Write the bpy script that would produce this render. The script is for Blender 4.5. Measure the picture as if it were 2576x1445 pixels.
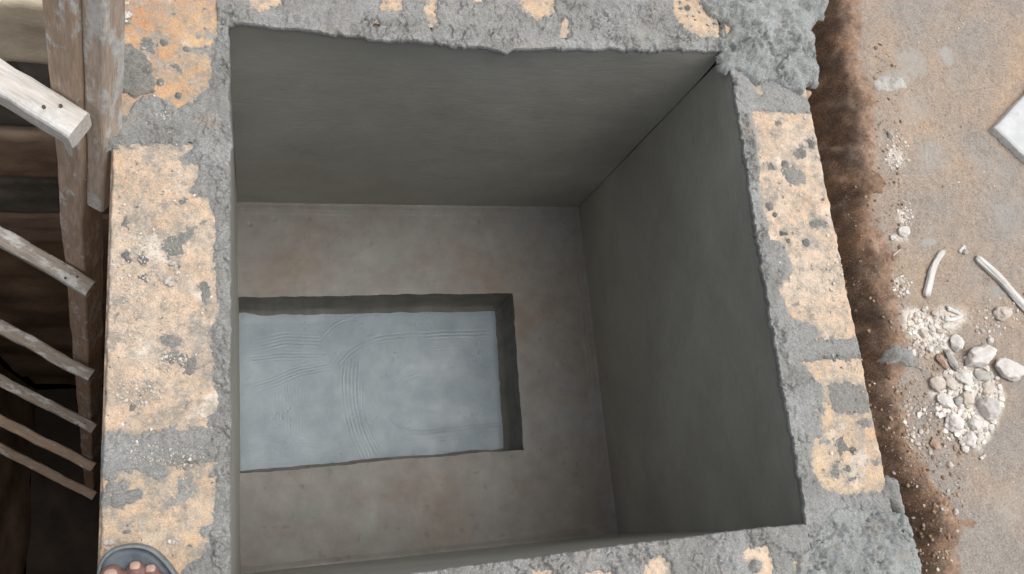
import bpy, bmesh, math, random
import numpy as np
from mathutils import Vector, Matrix

for o in list(bpy.data.objects):
    bpy.data.objects.remove(o, do_unlink=True)
scene = bpy.context.scene
COL = scene.collection
rng = random.Random(7)

# ------------------------------------------------------------------ camera
CAM_H = 1.25                      # height of the lens over the wall tops (z = 0)
FPX = 2150.0                      # focal length for a picture 2576 units wide
ROT = np.array([[0.9565, 0.0129, -0.2913],
                [-0.0928, 0.9605, -0.2623],
                [0.2764, 0.2779, 0.92]])      # camera axes in world rows
cam_data = bpy.data.cameras.new('camera')
cam_data.sensor_width = 36.0
cam_data.lens = 36.0 * FPX / 2576.0
cam_data.clip_start = 0.01
cam_data.clip_end = 500
cam = bpy.data.objects.new('camera', cam_data)
COL.objects.link(cam)
m = Matrix([list(ROT[i]) + [0.0] for i in range(3)] + [[0, 0, 0, 1]])
q = m.to_quaternion(); q.normalize()
cam.rotation_mode = 'QUATERNION'
cam.rotation_quaternion = q
cam.location = (0, 0, CAM_H)
scene.camera = cam

# ------------------------------------------------------------------ sky, sun, exposure
SUN_EL, SUN_AZ = 72.0, 90.0       # azimuth measured clockwise from +y
world = bpy.data.worlds.new('World')
scene.world = world
world.use_nodes = True
wn, wl = world.node_tree.nodes, world.node_tree.links
wn.clear()
sky = wn.new('ShaderNodeTexSky'); sky.sky_type = 'NISHITA'
sky.sun_disc = False
sky.sun_elevation = math.radians(SUN_EL)
sky.sun_rotation = math.radians(SUN_AZ)
sky.air_density = 1.0; sky.dust_density = 6.0; sky.ozone_density = 1.0
hs = wn.new('ShaderNodeHueSaturation'); hs.inputs['Saturation'].default_value = 0.35
bg = wn.new('ShaderNodeBackground'); bg.inputs['Strength'].default_value = 0.15
wo = wn.new('ShaderNodeOutputWorld')
wl.new(sky.outputs[0], hs.inputs['Color']); wl.new(hs.outputs[0], bg.inputs[0]); wl.new(bg.outputs[0], wo.inputs[0])
sl = bpy.data.lights.new('sun', 'SUN'); sl.energy = 0.8; sl.angle = math.radians(50); sl.color = (1.0, 0.97, 0.92)
sun = bpy.data.objects.new('sun', sl); COL.objects.link(sun)
sd = Vector((math.sin(math.radians(SUN_AZ)) * math.cos(math.radians(SUN_EL)),
             math.cos(math.radians(SUN_AZ)) * math.cos(math.radians(SUN_EL)),
             math.sin(math.radians(SUN_EL))))
sun.rotation_mode = 'QUATERNION'
sun.rotation_quaternion = sd.to_track_quat('Z', 'Y')
vs = scene.view_settings
vs.view_transform = 'Standard'; vs.look = 'None'; vs.gamma = 1.0; vs.exposure = 0.41
vs.use_curve_mapping = False
scene.render.engine = 'CYCLES'
scene.cycles.max_bounces = 8
scene.cycles.diffuse_bounces = 5

# ------------------------------------------------------------------ helpers: placement and noise
def at(px, py, z=0.0):
    """a point of the photograph (2576 wide) on the level z"""
    v = ROT @ np.array([px - 1288.0, -(py - 722.5), -FPX])
    t = (z - CAM_H) / v[2]
    return np.array([v[0] * t, v[1] * t, z])

def atl(pts, z=0.0):
    return np.array([at(x, y, z)[:2] for x, y in pts])

_perm = np.random.RandomState(11).permutation(256)
_perm = np.concatenate([_perm, _perm, _perm])
_ga = np.random.RandomState(5).rand(256) * 2 * np.pi
_gx, _gy = np.cos(_ga), np.sin(_ga)

def perlin(x, y, seed=0):
    x = np.asarray(x, float) + seed * 17.31; y = np.asarray(y, float) + seed * 9.77
    xi = np.floor(x).astype(int); yi = np.floor(y).astype(int)
    xf = x - xi; yf = y - yi
    u = xf * xf * xf * (xf * (xf * 6 - 15) + 10); v = yf * yf * yf * (yf * (yf * 6 - 15) + 10)
    def g(ix, iy, dx, dy):
        h = _perm[(_perm[ix & 255] + iy) & 255]
        return _gx[h] * dx + _gy[h] * dy
    n00 = g(xi, yi, xf, yf); n10 = g(xi + 1, yi, xf - 1, yf)
    n01 = g(xi, yi + 1, xf, yf - 1); n11 = g(xi + 1, yi + 1, xf - 1, yf - 1)
    return ((n00 * (1 - u) + n10 * u) * (1 - v) + (n01 * (1 - u) + n11 * u) * v) * 1.5

def fbm(x, y, freq, octv=4, seed=0, gain=0.5):
    s = 0; a = 1; t = 0
    for k in range(octv):
        s = s + a * perlin(x * freq, y * freq, seed + k * 3); t += a
        a *= gain; freq *= 2.03
    return s / t

def worley(x, y, freq, seed=0):
    x = np.asarray(x, float) * freq + seed * 3.7; y = np.asarray(y, float) * freq + seed * 5.1
    xi = np.floor(x).astype(int); yi = np.floor(y).astype(int)
    f1 = np.full(x.shape, 9.0); f2 = np.full(x.shape, 9.0)
    for dx in (-1, 0, 1):
        for dy in (-1, 0, 1):
            h = _perm[(_perm[(xi + dx) & 255] + yi + dy) & 255]
            h2 = _perm[h + 37]
            d = np.hypot(xi + dx + h / 255.0 - x, yi + dy + h2 / 255.0 - y)
            f2 = np.where(d < f1, f1, np.minimum(f2, d)); f1 = np.minimum(f1, d)
    return f1, f2

def sstep(a, b, x):
    t = np.clip((x - a) / (b - a), 0, 1)
    return t * t * (3 - 2 * t)

def poly_sdf(X, Y, pts):
    """signed distance, positive inside"""
    d = np.full(X.shape, 1e9); ins = np.zeros(X.shape, bool)
    n = len(pts)
    for i in range(n):
        ax, ay = pts[i]; bx, by = pts[(i + 1) % n]
        ex, ey = bx - ax, by - ay
        wx, wy = X - ax, Y - ay
        t = np.clip((wx * ex + wy * ey) / (ex * ex + ey * ey + 1e-12), 0, 1)
        d = np.minimum(d, (wx - ex * t) ** 2 + (wy - ey * t) ** 2)
        c = ((ay <= Y) & (by > Y)) | ((by <= Y) & (ay > Y))
        with np.errstate(divide='ignore', invalid='ignore'):
            xi = ax + (Y - ay) / (by - ay) * ex
        ins ^= c & (X < xi)
    d = np.sqrt(d)
    return np.where(ins, d, -d)

def sdf_box(X, Y, pts, pad=0.03):
    """poly_sdf evaluated only near the outline"""
    x0, y0 = pts.min(0) - pad; x1, y1 = pts.max(0) + pad
    s = np.full(X.shape, -pad)
    k = (X > x0) & (X < x1) & (Y > y0) & (Y < y1)
    if k.any():
        s[k] = poly_sdf(X[k], Y[k], pts)
    return s

# ------------------------------------------------------------------ helpers: objects
def tag(o, label=None, cat=None, group=None, kind=None):
    if label: o['label'] = label
    if cat: o['category'] = cat
    if group: o['group'] = group
    if kind: o['kind'] = kind
    return o

def empty(name, loc=(0, 0, 0)):
    o = bpy.data.objects.new(name, None); o.location = loc; o.empty_display_size = 0.05
    COL.objects.link(o); return o

def mesh_obj(name, V, F, mat, parent=None, smooth=True, attrs=None):
    """V (n,3) in world space, F list of faces or an int array (m,4)"""
    me = bpy.data.meshes.new(name)
    V = np.asarray(V, np.float32)
    if isinstance(F, np.ndarray):
        k = F.shape[1]
        me.vertices.add(len(V)); me.vertices.foreach_set('co', V.ravel())
        me.loops.add(F.size); me.loops.foreach_set('vertex_index', F.astype(np.int32).ravel())
        me.polygons.add(len(F))
        me.polygons.foreach_set('loop_start', np.arange(0, F.size, k, dtype=np.int32))
        me.polygons.foreach_set('loop_total', np.full(len(F), k, np.int32))
        me.update(calc_edges=True)
    else:
        me.from_pydata([tuple(map(float, v)) for v in V], [], F)
    me.polygons.foreach_set('use_smooth', np.full(len(me.polygons), smooth))
    if attrs:
        for n, a in attrs.items():
            at_ = me.attributes.new(n, 'FLOAT', 'POINT')
            at_.data.foreach_set('value', np.asarray(a, np.float32).ravel())
    me.materials.append(mat)
    me.validate()
    o = bpy.data.objects.new(name, me); COL.objects.link(o)
    if parent is not None:
        o.parent = parent
        o.matrix_parent_inverse = Matrix.Translation(-Vector(parent.location))
    return o

def grid_faces(nx, ny, keep=None):
    """faces of a grid indexed [i*ny + j], i along x, j along y (normals up)"""
    I, J = np.meshgrid(np.arange(nx - 1), np.arange(ny - 1), indexing='ij')
    a = I * ny + J
    F = np.stack([a, a + ny, a + ny + 1, a + 1], -1)
    if keep is not None:
        return F[keep]
    return F.reshape(-1, 4)

def compact(V, F, attrs=None):
    used = np.unique(F)
    mp = np.full(len(V), -1); mp[used] = np.arange(len(used))
    a = {k: np.asarray(v).ravel()[used] for k, v in attrs.items()} if attrs else None
    return V[used], mp[F], a

def box_vf(x0, x1, y0, y1, z0, z1):
    V = [(x0, y0, z0), (x1, y0, z0), (x1, y1, z0), (x0, y1, z0), (x0, y0, z1), (x1, y0, z1), (x1, y1, z1), (x0, y1, z1)]
    F = [(3, 2, 1, 0), (4, 5, 6, 7), (0, 1, 5, 4), (1, 2, 6, 5), (2, 3, 7, 6), (3, 0, 4, 7)]
    return V, F

def box(name, b, mat, parent=None):
    V, F = box_vf(*b)
    return mesh_obj(name, V, F, mat, parent, smooth=False)

def axis(lo, hi, a, b, fine, coarse):
    """coordinates from lo to hi, fine between a and b"""
    parts = []
    if a > lo + 1e-6: parts.append(np.linspace(lo, a, max(2, int((a - lo) / coarse) + 1), endpoint=False))
    parts.append(np.linspace(max(lo, a), min(hi, b), int((min(hi, b) - max(lo, a)) / fine) + 1, endpoint=b >= hi - 1e-6))
    if b < hi - 1e-6: parts.append(np.linspace(b, hi, max(2, int((hi - b) / coarse) + 1)))
    return np.concatenate(parts)

# ------------------------------------------------------------------ materials
def srgb(r, g, b):
    f = lambda c: (c / 255 / 12.92) if c / 255 <= 0.04045 else ((c / 255 + 0.055) / 1.055) ** 2.4
    return (f(r), f(g), f(b), 1)

class Mat:
    def __init__(s, name, rough=0.9, spec=0.2):
        s.m = bpy.data.materials.new(name); s.m.use_nodes = True
        s.n, s.l = s.m.node_tree.nodes, s.m.node_tree.links
        s.b = s.n['Principled BSDF']
        s.b.inputs['Roughness'].default_value = rough
        s.b.inputs['Specular IOR Level'].default_value = spec
        s.tc = s.n.new('ShaderNodeTexCoord').outputs['Object']
    def vec(s, scale=(1, 1, 1), loc=(0, 0, 0), rot=(0, 0, 0)):
        k = s.n.new('ShaderNodeMapping'); k.inputs['Scale'].default_value = scale
        k.inputs['Location'].default_value = loc; k.inputs['Rotation'].default_value = rot
        s.l.new(s.tc, k.inputs[0]); return k.outputs[0]
    def noise(s, scale, detail=4, rough=0.55, vec=None, dist=0.0):
        k = s.n.new('ShaderNodeTexNoise'); k.inputs['Scale'].default_value = scale
        k.inputs['Detail'].default_value = detail; k.inputs['Roughness'].default_value = rough
        k.inputs['Distortion'].default_value = dist
        s.l.new(vec if vec is not None else s.tc, k.inputs['Vector']); return k.outputs['Fac']
    def voro(s, scale, out='Distance', feature='F1', vec=None):
        k = s.n.new('ShaderNodeTexVoronoi'); k.feature = feature; k.inputs['Scale'].default_value = scale
        s.l.new(vec if vec is not None else s.tc, k.inputs['Vector']); return k.outputs[out]
    def ramp(s, fac, stops, interp='LINEAR'):
        k = s.n.new('ShaderNodeValToRGB'); k.color_ramp.interpolation = interp
        e = k.color_ramp.elements
        while len(e) < len(stops): e.new(0.5)
        for el, (p, c) in zip(e, stops):
            el.position = p; el.color = c if len(c) == 4 else (*c, 1)
        s.l.new(fac, k.inputs[0]); return k.outputs['Color']
    def step(s, fac, a, b):
        k = s.n.new('ShaderNodeMapRange'); k.interpolation_type = 'SMOOTHSTEP'
        k.inputs['From Min'].default_value = a; k.inputs['From Max'].default_value = b
        s.l.new(fac, k.inputs['Value']); return k.outputs['Result']
    def mix(s, fac, a, b, mode='MIX'):
        k = s.n.new('ShaderNodeMix'); k.data_type = 'RGBA'; k.blend_type = mode
        for i, v in ((0, fac), (6, a), (7, b)):
            if isinstance(v, (int, float)): k.inputs[i].default_value = v
            elif isinstance(v, tuple): k.inputs[i].default_value = v
            else: s.l.new(v, k.inputs[i])
        return k.outputs[2]
    def math(s, op, a, b=None):
        k = s.n.new('ShaderNodeMath'); k.operation = op
        for i, v in ((0, a), (1, b)):
            if v is None: continue
            if isinstance(v, (int, float)): k.inputs[i].default_value = v
            else: s.l.new(v, k.inputs[i])
        return k.outputs[0]
    def attr(s, name):
        k = s.n.new('ShaderNodeAttribute'); k.attribute_name = name; return k.outputs['Fac']
    def col(s, c): s.l.new(c, s.b.inputs['Base Color']) if not isinstance(c, tuple) else setattr(s.b.inputs['Base Color'], 'default_value', c)
    def rough(s, v): s.l.new(v, s.b.inputs['Roughness'])
    def bump(s, h, strength=0.5, dist=0.002):
        k = s.n.new('ShaderNodeBump'); k.inputs['Strength'].default_value = strength
        k.inputs['Distance'].default_value = dist; s.l.new(h, k.inputs['Height'])
        if s.b.inputs['Normal'].is_linked:
            s.l.new(s.b.inputs['Normal'].links[0].from_socket, k.inputs['Normal'])
        s.l.new(k.outputs[0], s.b.inputs['Normal'])

def mat_sandcrete(name, orange, cream, grey=0.5, pale=0.5):
    M = Mat(name, 0.95, 0.1)
    big = M.noise(9, 5, 0.6)
    c = M.ramp(big, [(0.32, orange), (0.62, cream)])
    # cement film left by the trowel and old grey dust
    film = M.step(M.noise(16, 6, 0.68, M.vec(loc=(3, 1, 0))), 0.52, 0.66)
    film = M.math('MULTIPLY', film, grey)
    c = M.mix(film, c, (0.40, 0.36, 0.31, 1))
    sl_ = M.math('MULTIPLY', M.attr('film'), M.step(M.noise(150, 5, 0.7), 0.22, 0.55))
    c = M.mix(sl_, c, M.ramp(M.noise(40, 5, 0.6), [(0.3, (0.27, 0.25, 0.215)), (0.7, (0.39, 0.355, 0.305))]))
    # pale dust
    dust = M.step(M.noise(13, 5, 0.6, M.vec(loc=(-4, 7, 2))), 0.56, 0.72)
    c = M.mix(M.math('MULTIPLY', dust, pale), c, (0.78, 0.71, 0.62, 1))
    # single grains
    gr = M.noise(420, 3, 0.7)
    c = M.mix(0.6, c, M.ramp(gr, [(0.3, (0.5, 0.46, 0.42)), (0.5, (1, 1, 1)), (0.72, (1.2, 1.2, 1.2))]), 'MULTIPLY')
    spots = M.step(M.noise(95, 4, 0.6, M.vec(loc=(9, 2, 5))), 0.64, 0.70)
    c = M.mix(M.math('MULTIPLY', spots, 0.4), c, (0.22, 0.20, 0.17, 1))
    M.col(c)
    M.bump(M.noise(300, 5, 0.75), 0.8, 0.003)
    return M.m

def mat_mortar(name, dark, light, bump=0.7, rough=0.85, spec=0.25):
    M = Mat(name, rough, spec)
    c = M.ramp(M.noise(12, 6, 0.62), [(0.3, dark), (0.68, light)])
    f = M.noise(150, 5, 0.7)
    c = M.mix(0.55, c, M.ramp(f, [(0.3, (0.62, 0.62, 0.61)), (0.55, (1, 1, 1)), (0.75, (1.25, 1.25, 1.24))]), 'MULTIPLY')
    c = M.mix(0.7, c, M.ramp(M.noise(430, 3, 0.7), [(0.32, (0.5, 0.49, 0.47)), (0.5, (1, 1, 1)), (0.68, (1.35, 1.35, 1.35))]), 'MULTIPLY')
    br = M.step(M.noise(22, 5, 0.65, M.vec(loc=(2, 8, 1))), 0.55, 0.75)
    c = M.mix(M.math('MULTIPLY', br, 0.5), c, (0.41, 0.335, 0.255, 1))
    M.col(c)
    M.bump(M.noise(230, 5, 0.75), min(1.0, bump * 1.3), 0.004)
    return M.m

MT = {}
MT['block_a'] = mat_sandcrete('sandcrete_orange', (0.56, 0.28, 0.125), (0.66, 0.44, 0.25), 0.45)
MT['block_b'] = mat_sandcrete('sandcrete_cream', (0.66, 0.45, 0.29), (0.71, 0.57, 0.44), 0.35, 0.8)
MT['block_c'] = mat_sandcrete('sandcrete_tan', (0.62, 0.40, 0.235), (0.67, 0.51, 0.355), 0.5)
MT['mortar'] = mat_mortar('mortar_grey', (0.235, 0.235, 0.22), (0.345, 0.35, 0.34))
MT['mortar_mid'] = mat_mortar('mortar_thin', (0.19, 0.185, 0.165), (0.30, 0.295, 0.275), 0.9)
MT['mortar_dark'] = mat_mortar('mortar_damp', (0.155, 0.155, 0.145), (0.25, 0.25, 0.24))
MT['mortar_fresh'] = mat_mortar('mortar_fresh', (0.26, 0.272, 0.262), (0.385, 0.408, 0.398), 0.9, 0.7, 0.3)

def mat_plaster():
    M = Mat('cement_plaster', 0.6, 0.35)
    c = M.ramp(M.noise(2.6, 5, 0.6, None, 0.6), [(0.3, (0.25, 0.244, 0.211)), (0.7, (0.33, 0.324, 0.287))])
    st = M.noise(3, 6, 0.65, M.vec((5, 5, 30)), 2.2)
    c = M.mix(0.55, c, M.ramp(st, [(0.3, (0.84, 0.84, 0.83)), (0.7, (1.13, 1.13, 1.12))]), 'MULTIPLY')
    # broad damp patches and faint pale trowel drags
    dp = M.step(M.noise(5.5, 4, 0.55, M.vec((1, 1, 1.6), (4, 1, 2)), 0.8), 0.50, 0.66)
    c = M.mix(M.math('MULTIPLY', dp, 0.14), c, (0.155, 0.15, 0.128, 1))
    sc = M.step(M.noise(9, 3, 0.5, M.vec((3, 3, 110), (1, 2, 3)), 0.3), 0.66, 0.74)
    c = M.mix(M.math('MULTIPLY', sc, 0.35), c, (0.42, 0.42, 0.40, 1))
    pk = M.step(M.noise(75, 3, 0.5, M.vec(loc=(8, 3, 1))), 0.72, 0.77)
    c = M.mix(M.math('MULTIPLY', pk, 0.4), c, (0.11, 0.11, 0.10, 1))
    M.col(c)
    M.rough(M.ramp(st, [(0.3, (0.48,) * 3), (0.7, (0.72,) * 3)]))
    M.bump(M.noise(4, 6, 0.6, M.vec((8, 8, 60)), 0.6), 0.4, 0.003)
    M.bump(M.noise(240, 4, 0.65), 0.2, 0.001)
    return M.m
MT['plaster'] = mat_plaster()

def mat_floor():
    M = Mat('floor_screed', 0.7, 0.3)
    c = M.ramp(M.noise(4.5, 6, 0.6, None, 0.4), [(0.36, (0.178, 0.176, 0.163)), (0.5, (0.168, 0.158, 0.143)), (0.68, (0.158, 0.133, 0.108))])
    c = M.mix(0.6, c, M.ramp(M.noise(26, 6, 0.66), [(0.3, (0.74, 0.73, 0.72)), (0.68, (1.15, 1.15, 1.15))]), 'MULTIPLY')
    sp = M.step(M.noise(46, 3, 0.5, M.vec(loc=(5, 1, 0))), 0.66, 0.73)
    c = M.mix(M.math('MULTIPLY', sp, 0.55), c, (0.11, 0.10, 0.09, 1))
    wh = M.step(M.noise(240, 2, 0.5), 0.79, 0.82)
    c = M.mix(M.math('MULTIPLY', wh, 0.8), c, (0.65, 0.60, 0.52, 1))
    M.col(c)
    M.rough(M.ramp(M.noise(14, 5, 0.6), [(0.3, (0.5,) * 3), (0.7, (0.78,) * 3)]))
    M.bump(M.noise(60, 6, 0.65), 0.3, 0.002)
    return M.m
MT['floor'] = mat_floor()

def mat_wet():
    M = Mat('wet_cement', 0.32, 0.42)
    c = M.ramp(M.noise(7, 5, 0.55, None, 0.3), [(0.3, (0.13, 0.165, 0.186)), (0.7, (0.185, 0.23, 0.255))])
    c = M.mix(0.4, c, M.ramp(M.noise(120, 4, 0.6), [(0.3, (0.85,) * 3), (0.7, (1.1,) * 3)]), 'MULTIPLY')
    M.col(c)
    M.rough(M.ramp(M.noise(18, 5, 0.6), [(0.3, (0.36,) * 3), (0.7, (0.56,) * 3)]))
    M.bump(M.noise(140, 4, 0.6), 0.15, 0.001)
    return M.m
MT['wet'] = mat_wet()

def mat_soil():
    M = Mat('site_soil', 0.96, 0.1)
    c = M.ramp(M.noise(5, 6, 0.62), [(0.32, (0.40, 0.30, 0.215)), (0.48, (0.325, 0.272, 0.224)), (0.62, (0.28, 0.256, 0.23))])
    c = M.mix(0.85, c, M.ramp(M.noise(260, 5, 0.78), [(0.28, (0.42, 0.38, 0.34)), (0.5, (1, 1, 1)), (0.70, (1.45, 1.42, 1.38))]), 'MULTIPLY')
    c = M.mix(0.5, c, M.ramp(M.noise(55, 5, 0.7), [(0.3, (0.70, 0.67, 0.63)), (0.65, (1.15, 1.15, 1.15))]), 'MULTIPLY')
    dm = M.ramp(M.noise(14, 6, 0.68), [(0.34, (0.085, 0.066, 0.054)), (0.52, (0.145, 0.100, 0.074)), (0.68, (0.25, 0.155, 0.10))])  # wet soil, its tones darkened further to paint the trench's shadow
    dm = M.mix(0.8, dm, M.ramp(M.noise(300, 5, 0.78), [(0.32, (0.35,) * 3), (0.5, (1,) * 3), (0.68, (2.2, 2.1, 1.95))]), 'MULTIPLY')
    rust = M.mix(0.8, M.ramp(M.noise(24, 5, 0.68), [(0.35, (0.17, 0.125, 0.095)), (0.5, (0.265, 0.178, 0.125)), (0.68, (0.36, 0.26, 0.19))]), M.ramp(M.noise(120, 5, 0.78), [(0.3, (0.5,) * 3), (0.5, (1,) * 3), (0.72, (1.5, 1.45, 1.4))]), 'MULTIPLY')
    dm = M.mix(M.step(M.attr('damp_shade'), 0.55, 0.95), rust, dm)
    c = M.mix(M.step(M.attr('damp_shade'), 0.1, 0.55), c, dm)
    c = M.mix(M.attr('cement'), c, (0.34, 0.335, 0.31, 1))
    c = M.mix(M.attr('lime'), c, M.ramp(M.noise(130, 5, 0.7), [(0.35, (0.45, 0.38, 0.31)), (0.55, (0.72, 0.67, 0.61))]))
    M.col(c)
    M.bump(M.noise(220, 6, 0.8), 0.8, 0.003)
    return M.m
MT['soil'] = mat_soil()

def mat_wood(name, brown, pale, smear, grain=(3, 3, 60)):
    M = Mat(name, 0.85, 0.2)
    g = M.noise(6, 6, 0.65, M.vec((70, 70, 5)), 0.3)
    c = M.ramp(g, [(0.3, brown), (0.7, pale)])
    c = M.mix(0.6, c, M.ramp(M.noise(40, 5, 0.6, M.vec((4, 4, 0.5))), [(0.3, (0.6,) * 3), (0.7, (1.2,) * 3)]), 'MULTIPLY')
    s1 = M.step(M.noise(30, 6, 0.68, M.vec((1, 1, 0.35), (4, 2, 1))), 0.60 - smear * 0.22, 0.66 - smear * 0.16)
    c = M.mix(M.math('MULTIPLY', s1, 0.85), c, M.ramp(M.noise(90, 4, 0.6), [(0.3, (0.45, 0.45, 0.43)), (0.7, (0.70, 0.70, 0.67))]))
    M.col(c)
    M.bump(g, 0.4, 0.002)
    M.bump(s1, 0.4, 0.002)
    return M.m
MT['wood'] = mat_wood('scaffold_wood', (0.40, 0.31, 0.24), (0.56, 0.47, 0.39), 0.6)
MT['wood_low'] = mat_wood('scaffold_wood_bare', (0.36, 0.265, 0.195), (0.50, 0.39, 0.30), 0.3)
MT['wood_grey'] = mat_wood('rung_wood_grey', (0.26, 0.225, 0.185), (0.40, 0.355, 0.305), 0.55)
MT['wood_rung'] = mat_wood('rung_wood', (0.50, 0.46, 0.41), (0.68, 0.65, 0.60), 0.6)

def mat_simple(name, c0, c1, scale, rough=0.8, bump=0.3, bscale=200, spec=0.3):
    M = Mat(name, rough, spec)
    M.col(M.ramp(M.noise(scale, 5, 0.62), [(0.32, c0), (0.68, c1)]))
    M.bump(M.noise(bscale, 5, 0.68), bump, 0.002)
    return M.m
MT['lime'] = mat_simple('lime_stone', (0.52, 0.485, 0.445), (0.67, 0.645, 0.615), 55, 0.95, 0.7, 260, 0.1)
MT['lime_pink'] = mat_simple('lime_stone_buff', (0.42, 0.36, 0.30), (0.58, 0.525, 0.47), 60, 0.95, 0.7, 260, 0.1)
MT['stone_grey'] = mat_simple('grey_stone', (0.30, 0.29, 0.265), (0.46, 0.445, 0.41), 60, 0.95, 0.6, 240, 0.1)
MT['clod'] = mat_simple('soil_clod', (0.13, 0.085, 0.06), (0.25, 0.17, 0.12), 60, 0.95, 0.8, 200, 0.1)
MT['brown_stone'] = mat_simple('brown_stone', (0.30, 0.21, 0.16), (0.45, 0.34, 0.27), 60, 0.95, 0.6, 240, 0.1)
def mat_board():
    M = Mat('white_board', 0.9, 0.1)
    c = M.ramp(M.noise(30, 5, 0.6), [(0.3, (0.45, 0.46, 0.46)), (0.7, (0.55, 0.56, 0.56))])
    d = M.step(M.noise(42, 6, 0.7, M.vec(loc=(1, 5, 2))), 0.56, 0.72)
    c = M.mix(M.math('MULTIPLY', d, 0.6), c, (0.30, 0.27, 0.23, 1))
    M.col(c); M.bump(M.noise(300, 5, 0.7), 0.5, 0.002)
    return M.m
MT['board'] = mat_board()
MT['board_edge'] = mat_simple('board_edge', (0.52, 0.52, 0.51), (0.70, 0.70, 0.69), 120, 0.95, 0.8, 200, 0.1)
MT['white_wood'] = mat_wood('bleached_wood', (0.46, 0.435, 0.40), (0.66, 0.645, 0.62), 0.0)
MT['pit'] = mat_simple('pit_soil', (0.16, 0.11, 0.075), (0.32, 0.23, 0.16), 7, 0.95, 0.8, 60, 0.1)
MT['pit_dark'] = mat_simple('pit_bottom', (0.03, 0.024, 0.02), (0.06, 0.045, 0.035), 7, 0.9, 0.6, 40, 0.2)  # near-black soil: darkness of the unlit pit put into the colour
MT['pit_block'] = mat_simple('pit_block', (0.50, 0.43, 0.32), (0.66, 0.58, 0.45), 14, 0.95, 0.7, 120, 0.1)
MT['pit_grey'] = mat_simple('pit_dark_grey', (0.10, 0.092, 0.08), (0.20, 0.182, 0.155), 9, 0.9, 0.7, 90, 0.1)  # plain dark grey of two courses and the bed behind them
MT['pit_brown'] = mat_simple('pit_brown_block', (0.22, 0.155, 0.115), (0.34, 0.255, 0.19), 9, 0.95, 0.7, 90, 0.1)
MT['rubber'] = mat_simple('slipper_rubber', (0.055, 0.066, 0.08), (0.11, 0.13, 0.15), 45, 0.55, 0.25, 220, 0.4)
MT['rubber_rim'] = mat_simple('slipper_rim', (0.10, 0.115, 0.12), (0.20, 0.22, 0.215), 60, 0.6, 0.3, 220, 0.4)
MT['skin'] = mat_simple('skin', (0.13, 0.068, 0.056), (0.20, 0.108, 0.088), 60, 0.5, 0.12, 500, 0.4)
MT['skin'].node_tree.nodes['Principled BSDF'].inputs['Subsurface Weight'].default_value = 0.12
MT['skin'].node_tree.nodes['Principled BSDF'].inputs['Subsurface Radius'].default_value = (0.006, 0.002, 0.001)
MT['nail'] = mat_simple('toenail', (0.32, 0.215, 0.172), (0.42, 0.295, 0.24), 90, 0.4, 0.05, 300, 0.45)
MT['iron'] = mat_simple('rusty_nail', (0.06, 0.04, 0.03), (0.16, 0.08, 0.045), 200, 0.7, 0.3, 300, 0.4)
MT['core'] = mat_simple('wall_core', (0.40, 0.30, 0.20), (0.50, 0.39, 0.28), 20, 0.95, 0.6, 150, 0.1)

# ------------------------------------------------------------------ mortar relief shared by walls and heaps
def ridge(X, Y, f, seed):
    return 1 - 2.6 * np.abs(perlin(X * f, Y * f, seed))
def crumble(X, Y, seed=0):
    """relief of rough trowelled mortar: torn crumbs and cracks in some places, smeared skin in others"""
    wx = X + 0.007 * fbm(X, Y, 45, 3, seed + 40, 0.6); wy = Y + 0.007 * fbm(X, Y, 45, 3, seed + 50, 0.6)
    torn = sstep(-0.22, 0.2, fbm(X, Y, 15, 3, seed + 9))
    h = 0.8 * fbm(X, Y, 36, 3, seed + 3, 0.6)
    # curled torn edges: one side of a noise contour lifted over the other
    n1 = perlin(wx * 60, wy * 60, seed + 5); n2 = perlin(wx * 110, wy * 110, seed + 6)
    h = h + torn * 0.55 * (sstep(-0.04, 0.05, n1) - 0.5) + torn * 0.35 * (sstep(-0.05, 0.05, n2) - 0.5)
    f1, f2 = worley(wx, wy, 58, seed)
    g1 = sstep(-0.05, 0.2, fbm(X, Y, 24, 2, seed + 11)) * torn
    h = h - 1.5 * (1 - sstep(0.02, 0.13, f2 - f1)) * g1
    h = h - 1.2 * (1 - sstep(0.02, 0.10, np.abs(n2))) * sstep(0.05, 0.25, fbm(X, Y, 30, 2, seed + 13)) * torn
    h = h + (0.18 + 0.3 * torn) * fbm(X, Y, 210, 3, seed + 7, 0.75)
    return h

def components(mask):
    """4-connected components of a boolean cell grid"""
    lab = np.zeros(mask.shape, np.int32); n = 0
    todo = set(map(tuple, np.argwhere(mask)))
    out = []
    while todo:
        s = todo.pop(); st = [s]; comp = [s]
        while st:
            i, j = st.pop()
            for q in ((i + 1, j), (i - 1, j), (i, j + 1), (i, j - 1)):
                if q in todo:
                    todo.remove(q); st.append(q); comp.append(q)
        out.append(np.array(comp))
    return out

# chamber, metres: inner faces
XW, XE, YN, YS = -0.031, 0.857, 0.805, -0.056
ZF = -0.80                        # floor slab
ZR = -0.92                        # bottom of the sump
FINE = 0.0014

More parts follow.
